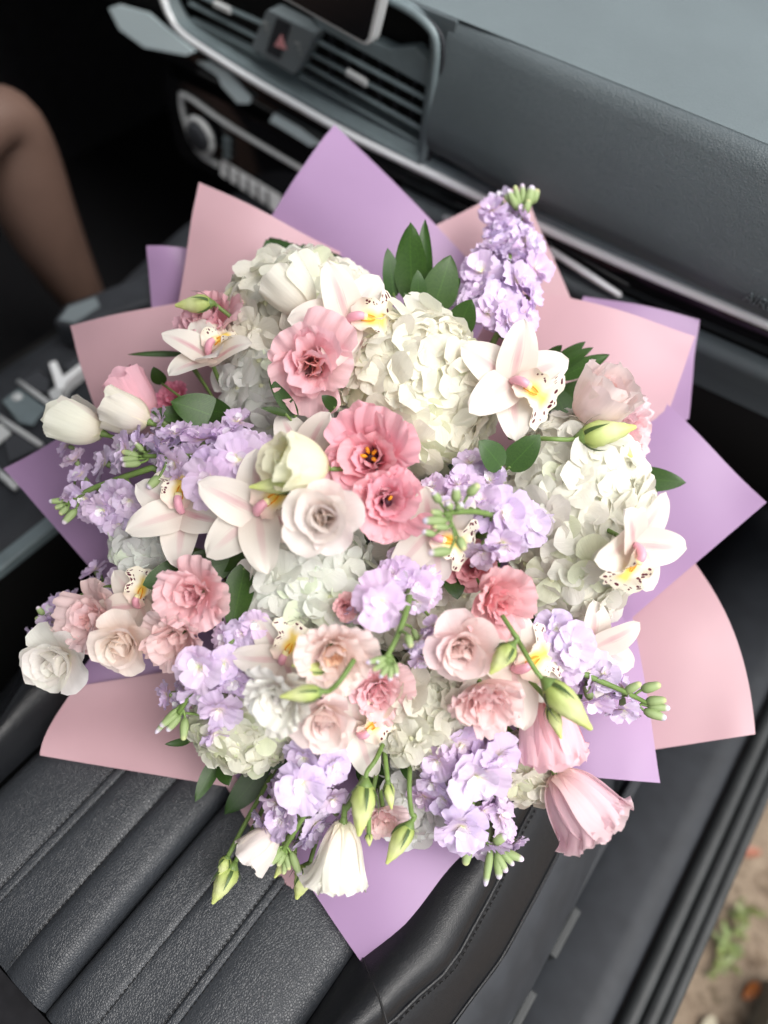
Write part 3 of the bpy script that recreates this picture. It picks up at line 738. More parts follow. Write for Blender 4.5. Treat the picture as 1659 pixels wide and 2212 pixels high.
def bolster(sign):
    def X(x): return SX+sign*(x-SX)
    XO = [(-.4, .004), (-.2, .006), (-.1, .012), (-.03, .030), (.032, .0525), (.093, .0690), (.166, .0665), (.235, .0580), (.6, .030)]
    XL = [(-.4, .05), (-.1, .066), (0, .088), (.068, .1015), (.136, .109), (.197, .108), (.6, .085)]
    def itp(T, y):
        for (a, p), (c, q) in zip(T, T[1:]):
            if y <= c: return p+(q-p)*smooth((y-a)/(c-a))*.5+(q-p)*max(0, (y-a)/(c-a))*.5
        return T[-1][1]
    def ctl(y):
        xo = itp(XO, y); w_ = xo+.0068
        return [(-.0068, -.006), (-.0068+w_*.16, .014), (-.0068+w_*.42, .034), (-.0068+w_*.70, .0385), (-.0068+w_*.90, .031), (xo, .017)]
    def ctl2(y):
        xo = itp(XO, y); xl = itp(XL, y); d = xl-xo
        return [(xo+.0015, .0145), (xo+d*.35, .004), (xo+d*.72, -.014), (xl, -.034)]
    def surf(name, fn, m, n, npts):
        def f(u, v):
            y = -.30+.78*u; pts = [Vector((a, b, 0)) for a, b in fn(y)]
            q = v*(len(pts)-1); sp = spline(pts, 6); p = sp[min(int(round(v*(len(sp)-1))), len(sp)-1)]
            return (X(p.x), y, p.y+front_drop(y)*.8)
        return link(name, grid(name, f, n, npts, m), seat)
    surf('side_bolster', ctl, M['bolster'], 50, 30); surf('bolster_side', ctl2, M['bolster'], 50, 18)
    if sign > 0:
        for off in (-.0045, .0055):
            def xf(y, off=off): c = ctl(y)[-1]; return c[0]+off
            def zf(y, off=off): c = ctl(y)[-1]; return c[1]+.0016-off*1.0+front_drop(y)*.8
            stitches(xf, zf, -.2, .4, .0062, .004, .0008)
        ys_ = frange(-.3, .46, 30)
        link('piping', tube('piping', [(ctl(y)[-1][0]+.0008, y, ctl(y)[-1][1]-.0005+front_drop(y)*.8) for y in ys_], .0022, M['bolster'], 6), seat)
        link('piping', tube('piping', [(ctl2(y)[-1][0]+.001, y, ctl2(y)[-1][1]+front_drop(y)*.8) for y in ys_], .0016, M['bolster'], 6), seat)
        # a cross seam over the bolster
        y = .055; sp = spline([Vector((a, y, b)) for a, b in ctl(y)], 5)
        link('cross_seam', tube('cross_seam', [p+Vector((0, -.05*i/len(sp), .0006)) for i, p in enumerate(sp)], .0009, M['thread'], 5), seat)
        def f(u, v):
            y = -.3+.80*u; c = ctl2(y)[-1]
            w_ = .5+.5*math.sin(min(1, max(0, (u-.2)/.8))*3.14)
            return (c[0]+.0035+(.046+.004*w_)*v**.8, y, c[1]-.004-.085*v**1.35+front_drop(y)*.8)
        link('side_valance', grid('side_valance', f, 40, 8, M['plastic']), seat)
        # lower plastic rail with latches
        box('seat_rail', .1515, .163, -.3, .46, -.185, -.135, M['plastic'], seat, .003)
        for y in (.115, .215): box('rail_clip', .1635, .174, y-.03, y+.03, -.175, -.142, M['rubber'], seat, .003)
bolster(1); bolster(-1)
def f(u, v): return (-.50+.60*v, -.1605-.06*u-.05*smooth(u), -.016-.03*u-.02*u*u)
link('rear_panel', grid('rear_panel', f, 8, 20, M['darkfab']), seat)
def f(u, v):
    s = v*2-1
    return (-.198+.30*s, -.285-.25*u-.05*(1-abs(s)**4)*0, -.06+.75*u+.035*(1-u)*0)
link('seat_back', grid('seat_back', f, 8, 8, M['bolster']), seat)  # plain panel, mostly out of view, put in to block light from behind
box('seat_base', -.48, .10, -.25, .42, -.30, -.13, M['black'], seat, .01)

# ---- dashboard
dash = thing('dashboard', 'black grained dashboard with chrome strip, air vents and a dark screen above the bouquet', 'dashboard', Matrix())
def bow(x):     # the dash bows towards the front screen slightly at its right end
    return (.012*smooth((x+.1)/.6), -.004*smooth((x+.2)/.5))
def rnd_prof(y, z, r, n=6): return [(y-r*math.sin(math.radians(90*i/n))+r, z-r+r*math.cos(math.radians(90*i/n))) for i in range(n+1)]
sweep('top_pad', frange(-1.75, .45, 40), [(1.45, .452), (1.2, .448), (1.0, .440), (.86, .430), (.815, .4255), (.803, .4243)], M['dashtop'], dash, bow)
sweep('face_pad', frange(-.4835, .45, 30), [(.8035, .4238), (.797, .4225), (.790, .418), (.784, .405), (.774, .36), (.767, .32), (.765, .298), (.767, .287), (.777, .272), (.797, .2585)], M['dash'], dash, lambda x: (bow(x)[0]+.012*(1-smooth((x+.4835)/.13)), bow(x)[1]))
sweep('face_pad', frange(-1.75, -.952, 12), [(.8025, .4235), (.796, .42), (.790, .40), (.786, .33), (.80, .262)], M['black'], dash, bow)
CH = [(-.960, .325), (-.948, .297), (-.925, .278), (-.87, .268), (-.79, .259), (-.713, .2535), (-.612, .247), (-.483, .2465), (-.311, .2475), (-.161, .252), (-.016, .2605), (.2, .266), (.44, .27)]
ch = spline([Vector((x, .7835+bow(x)[0], z)) for x, z in CH], 5)
me = tube('chrome_strip', ch, [.0062]*len(ch), M['satin'], 10)
link('chrome_strip', me, dash)
def shifted(pts, dy, dz): return [p+Vector((0, dy, dz)) for p in pts]
link('strip_backing', tube('strip_backing', shifted(ch, .012, .004), .0105, M['ventplastic'], 8), dash)
def under(x): return (bow(x)[0], .262-.2475 if x > .2 else .0075*smooth((x+.3)/.4)+.02*smooth((-.6-x)/.4)) if False else (bow(x)[0], .013*smooth((x+.25)/.35)+.012*smooth((-.62-x)/.3))
sweep('gloss_trim', frange(-1.0, .45, 40), [(.796, .2395), (.793, .232), (.793, .22), (.797, .206), (.804, .199)], M['gloss'], dash, under)
sweep('lower_pad', frange(-.53, .45, 30), [(.800, .1975), (.788, .1955), (.781, .190), (.783, .178), (.796, .150), (.80, .12)], M['dash'], dash, under)
sweep('glovebox_lid', frange(-.50, .45, 30), [(.806, .118), (.80, .10), (.82, .0), (.87, -.09), (1.0, -.13)], M['black'], dash, under)
cs = [at(1190, 543, 1.0), at(1345, 640, 1.0)]
a, b = ony(1186, 538, .786), ony(1343, 640, .786)
link('trim_blade', tube('trim_blade', [a, a.lerp(b, .5), b.lerp(a, .03), b], [.005, .005, .004, .001], M['satin'], 8), dash)
a, b = ony(960, 470, .786), ony(1200, 552, .786)
link('trim_blade', tube('trim_blade', [a, a.lerp(b, .5), b], [.004, .006, .005], M['satin'], 8), dash)

# vents: opening, surround, slats
cav = [(-.946, .40), (-.955, .30), (-.92, .272), (-.70, .258), (-.488, .2575), (-.487, .412), (-.56, .4165), (-.94, .4165)]
prism('vent_cavity', cav, .835, .85, M['black'], dash)
sur = [Vector((x, .786, z)) for x, z in [(-.958, .418), (-.958, .33), (-.945, .298), (-.91, .281), (-.80, .268), (-.70, .2615), (-.60, .257), (-.51, .2535), (-.4915, .258), (-.4885, .30), (-.4875, .36), (-.4885, .392), (-.497, .410), (-.525, .4205), (-.56, .424)]]
link('vent_surround', tube('vent_surround', spline(sur, 4), .0052, M['ventplastic'], 8), dash)
link('vent_surround', tube('vent_surround', [p+Vector((.007 if p.x > -.6 else 0, .004, -.0)) for p in spline(sur[8:], 4)], .0028, M['plastic'], 8), dash)
link('vent_surround', tube('vent_surround', [p+Vector((-.0105 if p.x > -.55 else 0, .008, .002)) for p in spline(sur[7:], 4)], .0042, M['ventplastic'], 8), dash)
# lower lip of the vents
sweep('vent_lip', frange(-.95, -.492, 20), [(.786, .256), (.794, .266), (.832, .269)], M['ventplastic'], dash, lambda x: (0, .007*smooth((-.62-x)/.32)))
# shelf above the right vent, where the screen stands
prism('vent_brow', [fpx(672, 30, .80), fpx(845, 105, .80), fpx(895, 100, .80), fpx(922, 130, .80), fpx(925, 192, .80), fpx(690, 62, .80)], .80, .82, M['ventplastic'], dash, .003)
prism('vent_corner', [(-.952, .4236), (-.474, .4236), (-.474, .262), (-.4868, .262), (-.4868, .385), (-.496, .405), (-.52, .4165), (-.56, .4195), (-.952, .4195)], .7985, .84, M['dash'], dash, .0015)
def slat(p0, p1, Y=.797, wd=.0046, tab=None):
    a, b = ony(*p0, Y), ony(*p1, Y); d = (b-a).normalized(); up = Vector((0, 0, 1)); n = Vector((0, -1, 0))
    vs = []
    for q in (a, b):
        for dz, dy in ((-wd*.5, .001), (-wd*.2, -.002), (wd*.25, -.002), (wd*.5, .001), (wd*.3, .006), (-wd*.4, .006)): vs.append(q+Vector((0, dy, dz)))
    fs = [(i, (i+1) % 6, 6+(i+1) % 6, 6+i) for i in range(6)]+[(5, 4, 3, 2, 1, 0), (6, 7, 8, 9, 10, 11)]
    o = link('slat', mesh('slat', vs, fs, M['ventplastic'], None, False), dash)
    if tab:
        q0, q1 = ony(*tab[0], Y-.006), ony(*tab[1], Y-.006); h = .005
        v2 = [q+Vector((0, y, z)) for q in (q0, q1) for y, z in ((0, -h*.7), (-.005, -h*.4), (-.005, h*.6), (0, h))]
        link('slat_tab', mesh('slat_tab', v2, [(i, (i+1) % 4, 4+(i+1) % 4, 4+i) for i in range(4)]+[(3, 2, 1, 0), (4, 5, 6, 7)], M['silver'], None, False), o)
slat((681, 88), (922, 217)); slat((671, 116), (918, 248), tab=((752, 156), (794, 181))); slat((659, 139), (915, 283)); slat((649, 165), (911, 314))
slat((430, -8), (578, 58), tab=((466, 8), (500, 24))); slat((408, 8), (565, 88)); slat((412, 42), (556, 115))
for k in range(7):        # upright vanes behind the slats
    x = -.68+.028*k; prism('vane', [(x, .272), (x+.002, .272), (x+.002, .352), (x, .352)], .822, .832, M['plastic'], dash)
hz = [fpx(581, 17, .788), fpx(686, 70, .788), fpx(638, 160, .788), fpx(545, 101, .788)]
M['hazard'] = m_plain('hazard_panel_plastic', (.15, .18, .19), .45, .5)
hb = prism('hazard_panel', rounded([Vector(q) for q in hz], .006), .7845, .81, M['hazard'], dash, .0012)
def facemark(name, px, Y, m, parent, th=.0012):
    return prism(name, [fpx(x, y, Y) for x, y in px], Y, Y+th, m, parent)
c = [(598, 38), (628, 53), (604, 128), (574, 112)]
facemark('hazard_button', c, .7828, M['plastic'], hb)
tri = facemark('warning_triangle', [(607, 74), (617, 108), (592, 99)], .7815, M['triangle'], hb)
for ox, oy in ((573, 62), (643, 106)):
    for k in range(3):
        facemark('icon', [(ox-6+k*6, oy-16+k*13), (ox+5+k*2, oy-12+k*11), (ox+3+k*2, oy-8+k*11), (ox-8+k*6, oy-12+k*13)], .7835, M['icon'], hb, .0008)
# touch screen
s0 = rounded([Vector(q) for q in (fpx(560, -30, .745), fpx(798, 105, .745), fpx(838, -60, .745), fpx(640, -160, .745))], .012)
scn = prism('touchscreen', s0, .745, .762, M['silver'], dash, .002)
s1 = rounded([Vector(q) for q in (fpx(578, -28, .7445), fpx(793, 92, .7445), fpx(822, -40, .7445), fpx(640, -150, .7445))], .008)
prism('screen_glass', s1, .743, .7445, M['glass'], scn)
box('screen_stem', -.64, -.60, .763, .80, .40, .44, M['plastic'], dash, .004)
M['bar'] = m_plain('white_silver_bar', (.85, .87, .87), .3, .6)
# climate panel with its chrome outline, knob and button bar
sweep('climate_face', frange(-1.0, -.53, 16), [(.800, .190), (.795, .17), (.795, .09), (.80, .055), (.83, .02)], M['gloss'], dash)
ol = [ony(x, y, .792) for x, y in [(660, 371), (500, 275), (402, 207), (391, 214), (396, 250), (412, 300), (435, 335), (472, 358)]]
link('climate_outline', tube('climate_outline', spline(ol, 5), .0036, M['silver'], 8), dash)
kc = ony(443, 288, .79)
ring = [kc+Vector((math.cos(q)*.027, -.012, math.sin(q)*.027)) for q in [i*math.pi/12 for i in range(25)]]
kb = link('climate_knob', mesh('climate_knob', *tube_data([kc, kc+Vector((0, -.02, 0)), kc+Vector((0, -.023, 0))], [.025, .022, .015], 24)[:2], M['plastic']), dash)
link('knob_ring', tube('knob_ring', ring, .0045, M['silver'], 8), kb)
a, b = ony(474, 358, .788), ony(600, 441, .788)
bar = link('button_bar', mesh('button_bar', [a+Vector((0, 0, -.016)), b+Vector((0, 0, -.016)), b+Vector((0, 0.008, .012)), a+Vector((0, .008, .012)), a+Vector((0, .02, -.016)), b+Vector((0, .02, -.016)), b+Vector((0, .02, .012)), a+Vector((0, .02, .012))],
           [(0, 1, 2, 3), (3, 2, 6, 7), (0, 4, 5, 1), (1, 5, 6, 2), (0, 3, 7, 4)], M['bar'], None, False), dash)
for k in range(1, 6):
    q = a.lerp(b, k/6); box('button_gap', q.x-.0006, q.x+.0006, q.y-.004, q.y+.002, q.z-.016, q.z+.011, M['plastic'], bar)
for y in (310, 326, 343): 
    q = ony(492, y-8, .791); box('climate_button', q.x-.007, q.x+.007, q.y-.004, q.y, q.z-.004, q.z+.004, M['ventplastic'], dash, .001)
# sky reflections on the piano-black trim, painted as pale plates tilted towards the front screen
def reflection_patch(px, Y, tilt):
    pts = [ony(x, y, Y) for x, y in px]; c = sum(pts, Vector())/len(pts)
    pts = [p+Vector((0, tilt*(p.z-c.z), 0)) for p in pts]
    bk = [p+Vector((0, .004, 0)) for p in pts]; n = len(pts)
    link('painted_reflection', mesh('painted_reflection', pts+bk, [tuple(range(n))]+[(i, n+i, n+(i+1) % n, (i+1) % n) for i in range(n)], M['reflection_patch'], None, False), dash)
M['reflection_patch'] = m_plain('painted_reflection_grey', (.52, .62, .64), .35, .5)
reflection_patch([(234, 18), (252, 12), (315, 31), (345, 55), (420, 112), (405, 119), (317, 100), (262, 62)], .775, .2)
reflection_patch([(424, 134), (450, 135), (490, 158), (541, 212), (538, 224), (515, 222), (480, 186), (470, 165)], .786, .1)
reflection_patch([(582, 262), (590, 247), (640, 276), (690, 312), (672, 316), (600, 272)], .787, .1)

# ---- centre console
con = thing('centre_console', 'dark centre console with chrome strips and gear selector left of the bouquet', 'console', Matrix())
def cz(y): return -.004+.05*smooth((y-.40)/.35)
def f(u, v):
    y = -.35+1.15*u; s = v
    return (-.875+.265*s, y, cz(y)-.012*(abs(2*s-1)**8))
link('console_top', grid('console_top', f, 30, 14, M['plastic']), con)
box('console_side', -.622, -.608, -.35, .80, -.36, -.016, M['black'], con, .003)
box('console_edge', -.621, -.600, .05, .80, -.03, -.012, M['ventplastic'], con, .004)
box('console_side', -.89, -.877, -.35, .80, -.36, -.016, M['black'], con, .003)
def zbar(px0, px1, w_, m, name='chrome_bar', z=.006):
    a, b = onz(*px0, z), onz(*px1, z)
    link(name, tube(name, [a, a.lerp(b, .5), b], w_, m, 8), con)
zbar((40, 824), (112, 876), .0038, M['silver']); zbar((-20, 890), (90, 962), .0042, M['silver']); zbar((-10, 1014), (36, 1054), .005, M['silver'])
def zplate(px, m, name, z0=.0, z1=.006, bev=.0015):
    return prism_z(name, [tuple(onz(x, y, z1)[:2]) for x, y in px], z0, z1, m, con, bev)
zplate([(105, 784), (120, 778), (136, 812), (174, 784), (182, 792), (142, 826), (138, 840), (122, 838)], M['bar'], 'console_glint', 0, .02)  # pale plate standing for a blurred reflection
zplate([(104, 846), (120, 834), (136, 838), (130, 860), (112, 866)], M['silver'], 'glint_spot', 0, .018)  # pale spot of blurred reflection, built as a plate
zplate([(40, 822), (84, 796), (108, 818), (104, 850), (80, 848)], M['gloss'], 'tray', 0, .004)
zplate([(136, 786), (170, 764), (184, 782), (150, 806)], M['gloss'], 'tray', 0, .012)
zplate([(4, 866), (40, 838), (100, 880), (70, 918), (40, 912)], M['ventplastic'], 'console_key', 0, .004)
zplate([(8, 950), (46, 926), (92, 966), (20, 1000)], M['gloss'], 'tray', 0, .004)
zplate([(-30, 930), (0, 912), (24, 934), (-10, 962)], M['silver'], 'console_key', 0, .004)
q = onz(37, 858, .004); link('round_key', mesh('round_key', *tube_data([q, q+Vector((0, 0, .003))], [.008, .006], 16)[:2], M['silver']), con)
# gear selector
p0 = Vector((-.795, .43, .02)); 
gl = []
for i in range(13):
    u = i/12; gl.append(p0+Vector((-.02+.10*u, -.0, .035+.028*math.sin(u*3.0))))
zplate([(112, 694), (140, 655), (205, 632), (318, 585), (328, 650), (160, 708)], M['plastic'], 'gear_selector', .0, .045, .008)
zplate([(126, 690), (146, 662), (206, 640), (216, 660), (160, 696)], M['hazard'], 'selector_top', .0445, .048, .002)  # paler grey top of the selector slab
tx = bpy.data.curves.new('airbag_lettering', 'FONT'); tx.body = 'AIRBAG'; tx.size = .017; tx.extrude = .0012; tx.materials.append(M['dash'])
q = ony(1603, 646, .7652)
to_ = bpy.data.objects.new('airbag_lettering', tx); COL.objects.link(to_); tm = bpy.data.meshes.new_from_object(to_); bpy.data.objects.remove(to_); tm.name = 'airbag_lettering'
link('airbag_lettering', tm, dash, Matrix.Translation(q) @ Euler((math.radians(90), 0, 0)).to_matrix().to_4x4())

# ---- driver's seat edge and the driver's leg
drv = thing('driver_seat', 'dark edge of the driver seat at the left, below the bare leg', 'car seat', Matrix())
box('cushion', -1.36, -.93, -.25, .33, -.20, -.01, M['darkfab'], drv, .04)
box('seat_base', -1.30, -.98, -.2, .28, -.36, -.2, M['black'], drv, .01)
def skinbody(name, chains, m, sub=2):
    bm = bmesh.new(); vs = {}; lay = bm.verts.layers.skin.verify()
    for ch_ in chains:
        prev = None
        for key, co, r in ch_:
            if key not in vs:
                v = bm.verts.new(co); v[lay].radius = r if isinstance(r, tuple) else (r, r); vs[key] = v
            if prev and not any(prev in e_.verts for e_ in vs[key].link_edges): bm.edges.new((prev, vs[key]))
            prev = vs[key]
    list(vs.values())[0][lay].use_root = True
    me = bpy.data.meshes.new(name); bm.to_mesh(me); bm.free(); me.materials.append(m)
    o = link(name, me); s = o.modifiers.new('skin', 'SKIN'); s.use_smooth_shade = True
    su = o.modifiers.new('sub', 'SUBSURF'); su.levels = su.render_levels = sub
    return o
hip = Vector((-1.12, -.02, .11)); knee = at(18, 232, 1.12); ank = at(205, 690, 1.47)
leg = skinbody('person', [[('hip', hip, (.09, .085)), ('thigh', hip.lerp(knee, .5), (.078, .075)), ('thigh2', hip.lerp(knee, .85), (.062, .062)), ('knee', knee, (.054, .056)),
      ('knee2', knee.lerp(ank, .12), (.053, .055)), ('calf', knee.lerp(ank, .3)+Vector((-.012, -.02, 0)), (.072, .074)), ('calf2', knee.lerp(ank, .55)+Vector((-.01, -.02, 0)), (.064, .066)), ('ankle', ank, (.036, .038)),
      ('heel', ank+Vector((0, -.01, -.06)), (.036, .03)), ('foot', ank+Vector((0, .10, -.075)), (.036, .024)), ('toe', ank+Vector((0, .19, -.085)), (.03, .016))]], M['skin'])
tag(leg, 'bare leg of a seated driver with bent knee, blurred at the left edge', 'person')
# ================================================================== THE BOUQUET
def paper(kind, label, A, B, C, D, bulge=.0, cA=0., edge=None, n=18):
    """sheet with outer corner A, side corners B and D, and C tucked under the flowers; each (x, y, depth)"""
    PA, PB, PC, PD = [at(*q) for q in (A, B, C, D)]
    nrm = (PB-PA).cross(PD-PA).normalized()
    if nrm.dot(CAMROT @ Vector((0, 0, 1))) < 0: nrm = -nrm
    seed = sum(A[:2])
    def f(u, v):
        p = PA*(1-u)*(1-v)+PB*u*(1-v)+PC*u*v+PD*(1-u)*v
        p = p+nrm*bulge*(4*u*(1-u)*(.25+.75*v)+2.6*v*(1-v)*(.25+.75*u))
        p = p+nrm*(cA*math.exp(-(u*u+v*v)/.05))
        p = p+nrm*(.0035*(math.sin(u*5+seed)+math.sin(v*6+seed*1.7))+.0013*math.sin((u+v*.6)*13+seed*2.3)*(1-u)*(1-v))
        if edge:
            e0, e1 = edge      # in-plane bow of the edges A-B and A-D
            p = p+(PD-PA).normalized()*e0*4*u*(1-u)*(1-v)+(PB-PA).normalized()*e1*4*v*(1-v)*(1-u)
        return p
    pv = f(0, 0)
    me = grid('wrapping_paper', lambda u, v: f(u, v)-PA, n, n, M['ppaper' if kind == 'p' else 'kpaper'])
    o = link('wrapping_paper', me, None, Matrix.Translation(PA))
    tag(o, label, 'wrapping paper', 'wrapping paper sheets round the bouquet'); return o
TB = .87
paper('p', 'big lilac paper sheet whose point stands highest, in front of the dash vents', (722, 264, .86), (560, 500, .86), (760, 1200, .9), (1085, 635, .85), .012, .0)
paper('k', 'pink paper sheet with a square corner, left of the highest lilac point', (430, 394, .84), (378, 690, .83), (720, 1200, .88), (735, 545, .845), .012)
paper('p', 'small lilac paper corner behind the left pink sheets, beside the dark footwell', (317, 533, .865), (330, 700, .87), (700, 1100, .9), (470, 542, .88), .006)
paper('k', 'pink paper sheet at the left, behind the two cream bell blooms', (151, 703, .82), (232, 960, .81), (640, 1150, .88), (470, 632, .83), .012)
paper('p', 'lilac paper sheet with its point at the far left edge over the console', (4, 1011, .80), (262, 1300, .79), (700, 1250, .88), (330, 840, .82), .012)
paper('p', 'lilac paper strip under the three left roses, above the pink lower left corner', (150, 1478, .775), (345, 1530, .78), (720, 1400, .86), (270, 1330, .79), .006)
paper('k', 'pink paper corner lying on the seat at the lower left', (87, 1632, .735), (560, 1712, .745), (720, 1400, .84), (165, 1482, .765), .008, 0., (.0, -.006))
paper('k', 'narrow pink paper strip beside the lowest lilac point, behind drooping buds', (622, 1932, .712), (470, 1660, .755), (740, 1450, .84), (740, 1800, .72), .004)
paper('p', 'lilac paper sheet with the lowest point, lying on the seat and bolster', (789, 2090, .675), (490, 1650, .74), (800, 1350, .84), (1035, 1800, .715), .010, .0, (0, -.008))
paper('p', 'lilac paper corner at the lower right, below the stock stem over the sill', (1430, 1692, .715), (1150, 1668, .73), (900, 1300, .84), (1362, 1300, .77), .008)
paper('k', 'pink paper sheet with curved edge at the lower right, over the door sill', (1632, 1586, .735), (1330, 1632, .75), (980, 1300, .86), (1500, 1215, .80), .010, 0., (0, -.012))
paper('p', 'lilac paper sheet with its point at the far right edge', (1655, 1086, .76), (1345, 1352, .765), (900, 1200, .87), (1390, 830, .81), .010)
paper('p', 'lilac paper sheet peeking out behind the upper right pink sheet', (1513, 689, .845), (1488, 905, .83), (1000, 1100, .9), (1262, 638, .86), .006)
paper('k', 'wide pink paper sheet at the upper right, behind the pale rose', (1506, 722, .81), (1425, 936, .79), (1000, 1100, .88), (1120, 612, .825), .014, 0., (0, .0))
paper('k', 'pink paper sheet behind the tall lilac stock at the top right', (1130, 400, .885), (1240, 668, .87), (900, 1000, .92), (905, 500, .88), .006)
# ---- hydrangeas
hydrangea(655, 715, 195, 170, 74, 'white hydrangea head at the top left, under the cream tulip-shaped bloom', dz=.012)
hydrangea(640, 850, 165, 130, 46, 'white hydrangea florets below the pink ruffled bloom, left of the middle head', dz=.03, rgb=(246, 247, 243))
hydrangea(895, 850, 178, 185, 78, 'large cream hydrangea head in the upper middle, left of the big open orchid', rgb=(250, 248, 236), fl=128)
hydrangea(1240, 1115, 155, 240, 92, 'tall white hydrangea head at the right, above the lower right stock', fl=118, rgb=(250, 249, 240))
hydrangea(672, 1255, 150, 135, 54, 'white hydrangea head in the centre, below the blush rose', rgb=(244, 247, 240), dz=.012)
hydrangea(535, 1560, 122, 100, 58, 'white hydrangea head at the lower left, below the purple stock and pink paper edge', rgb=(244, 244, 230), fl=86, dz=.012)
hydrangea(915, 1535, 108, 118, 54, 'white hydrangea head between the two lower pale pink roses', rgb=(240, 239, 226), fl=96, dz=.012)
hydrangea(1140, 1655, 82, 72, 34, 'small white hydrangea head left of the hanging pink bell', rgb=(244, 242, 228), fl=82, dz=.015)
hydrangea(885, 1720, 70, 95, 32, 'shaded white hydrangea hanging among the bottom buds', rgb=(238, 238, 236), fl=92, dz=.035)
hydrangea(320, 1180, 70, 75, 30, 'white hydrangea peeping out at the left under the lilac stock', rgb=(240, 243, 240), fl=84, dz=.03)
hydrangea(905, 1290, 150, 140, 44, 'white hydrangea deep in the centre, behind the middle stock stems', rgb=(240, 240, 228), fl=100, dz=.05)
# ---- orchids
orchid(752, 690, 245, 2, 'white orchid with yellow lip at the top, beside the dark green leaves', face=(.18, -.12), dz=-.03)
orchid(450, 765, 205, 62, 'blush white orchid at the upper left, under the green bud', face=(-.15, -.55), close=.25, dz=-.01)
orchid(1108, 822, 252, -32, 'largest open white orchid, below the tall stock at the top right', face=(.05, -.1), dz=-.03)
orchid(555, 1108, 270, 38, 'white orchid with purple-spotted yellow lip left of the blush rose', face=(-.12, -.1), dz=-.01)
orchid(392, 1105, 235, 92, 'white orchid half hidden under the left lilac stock', face=(-.1, -.2), dz=.0)
orchid(655, 985, 215, -60, 'white orchid mostly behind the yellowish bloom and pink ruffles', face=(-.1, -.3), dz=.012)
orchid(930, 1150, 230, -20, 'white orchid behind the central stock buds, one petal striped pink', face=(-.1, .25), dz=.0)
orchid(610, 1430, 215, 60, 'blush orchid at the lower left, its lip behind the white open bloom', face=(-.2, .1), dz=.006)
orchid(775, 1585, 205, 40, 'blush orchid below the lower rose, one white petal pointing down', face=(.1, .3), dz=.016)
orchid(1110, 1445, 250, 28, 'white orchid with spotted lip between two green buds at the lower right', face=(.1, .1), dz=.0)
orchid(1375, 1178, 245, -112, 'white orchid seen from the side at the right edge of the tall hydrangea', face=(.5, .22), dz=-.055, close=.0)
orchid(1290, 1400, 205, 150, 'white orchid mostly behind the lower right stock', face=(.3, .2), dz=.015, lip=False)
orchid(300, 1310, 190, 70, 'white orchid behind the left roses, only a spotted lip showing', face=(-.3, 0), dz=.02)
orchid(1155, 1705, 130, -60, 'small orchid tucked under the lower right white hydrangea', face=(.2, .7), dz=.03)
# ---- lisianthus and roses
PK = (238, 170, 184); LP = (246, 218, 214); CW = (249, 246, 236); BL = (245, 232, 226); SP = (240, 150, 166)
open_flower(675, 785, 195, 'lis', (243, 184, 192), 'pink ruffled bloom under the cream tulip-shaped bloom', face=(.12, .18), dz=-.028, inner=(240, 170, 160))
open_flower(798, 985, 202, 'deep', (243, 164, 178), 'strong pink ruffled bloom in the middle with orange stamens', face=(-.2, -.1), dz=-.02, eye=4)
open_flower(838, 1085, 165, 'deep', (243, 166, 180), 'smaller strong pink bloom just below the middle one, dark throat', face=(.15, .1), dz=-.022, eye=1)
open_flower(1078, 1300, 155, 'lis', (242, 172, 178), 'coral pink bloom above the lower right bud, facing down', face=(.35, .3), dz=-.015, inner=(236, 148, 154))
open_flower(1015, 1225, 110, 'deep', (226, 140, 148), 'coral pink bloom half hidden behind the central stock', face=(-.2, .0), dz=.02)
open_flower(415, 1285, 152, 'lis', (247, 190, 196), 'coral pink ruffled bloom at the left between dark leaves', face=(-.2, .05), dz=-.01)
open_flower(378, 1385, 140, 'lis', (246, 206, 204), 'pale pink bloom below the left coral one, touching the lilac stock', face=(-.3, .35), dz=-.005)
side_flower(1262, 905, 1345, 815, 150, 'cup', (249, 226, 222), 'pale pink rose-like bloom at the right against the pink paper', lean=.75, dz=-.02, inner=(248, 214, 210))
open_flower(1368, 925, 120, 'lis', (246, 204, 210), 'pale pink ruffles behind the right rose-like bloom', face=(.7, .1), dz=.01)
open_flower(697, 1118, 168, 'rose', BL, 'blush cream rose in the centre', face=(-.02, .05), dz=-.04, inner=(236, 212, 196))
side_flower(700, 1010, 590, 985, 140, 'cup', (246, 245, 206), 'yellowish cream bloom left of the strong pink one', lean=.75, dz=-.028, inner=(240, 236, 180))
side_flower(672, 672, 580, 590, 118, 'cup', (246, 245, 224), 'cream tulip-shaped bloom at the top of the left hydrangea', lean=.25, dz=-.03)
side_flower(222, 936, 110, 890, 118, 'cup', (248, 245, 228), 'cream bell bloom at the far left over the console', lean=.1, dz=-.01)
side_flower(322, 912, 222, 868, 104, 'cup', (248, 244, 226), 'cream bloom second from the left, beside the far left bell', lean=.1, dz=-.002)
side_flower(325, 905, 255, 800, 100, 'cup', (244, 176, 194), 'pink bloom behind the two cream bells at the left', lean=.1, dz=.012)
open_flower(378, 862, 78, 'lis', (226, 120, 150), 'small deep pink bloom in shade behind the left leaves', face=(-.3, -.1), dz=.05)
open_flower(195, 1335, 160, 'lis', (248, 208, 208), 'pale pink folded bloom above the white left one', face=(-.4, -.15), dz=-.005, inner=(246, 190, 186))
open_flower(113, 1432, 155, 'rose', CW, 'white rose-like bloom at the far left edge of the bouquet', face=(-.25, .12), dz=-.02)
open_flower(260, 1398, 142, 'rose', (249, 228, 216), 'blush bloom between the white left rose and the lilac stock', face=(-.05, .3), dz=-.02, inner=(248, 220, 200))
open_flower(722, 1412, 165, 'lis', (248, 222, 214), 'pale pink open bloom with peach throat, left of the central stock buds', face=(.15, .2), dz=-.03, inner=(246, 200, 168))
open_flower(603, 1512, 165, 'lis', (249, 248, 240), 'white open bloom behind the small green bud at the lower left', face=(-.25, .2), dz=-.035)
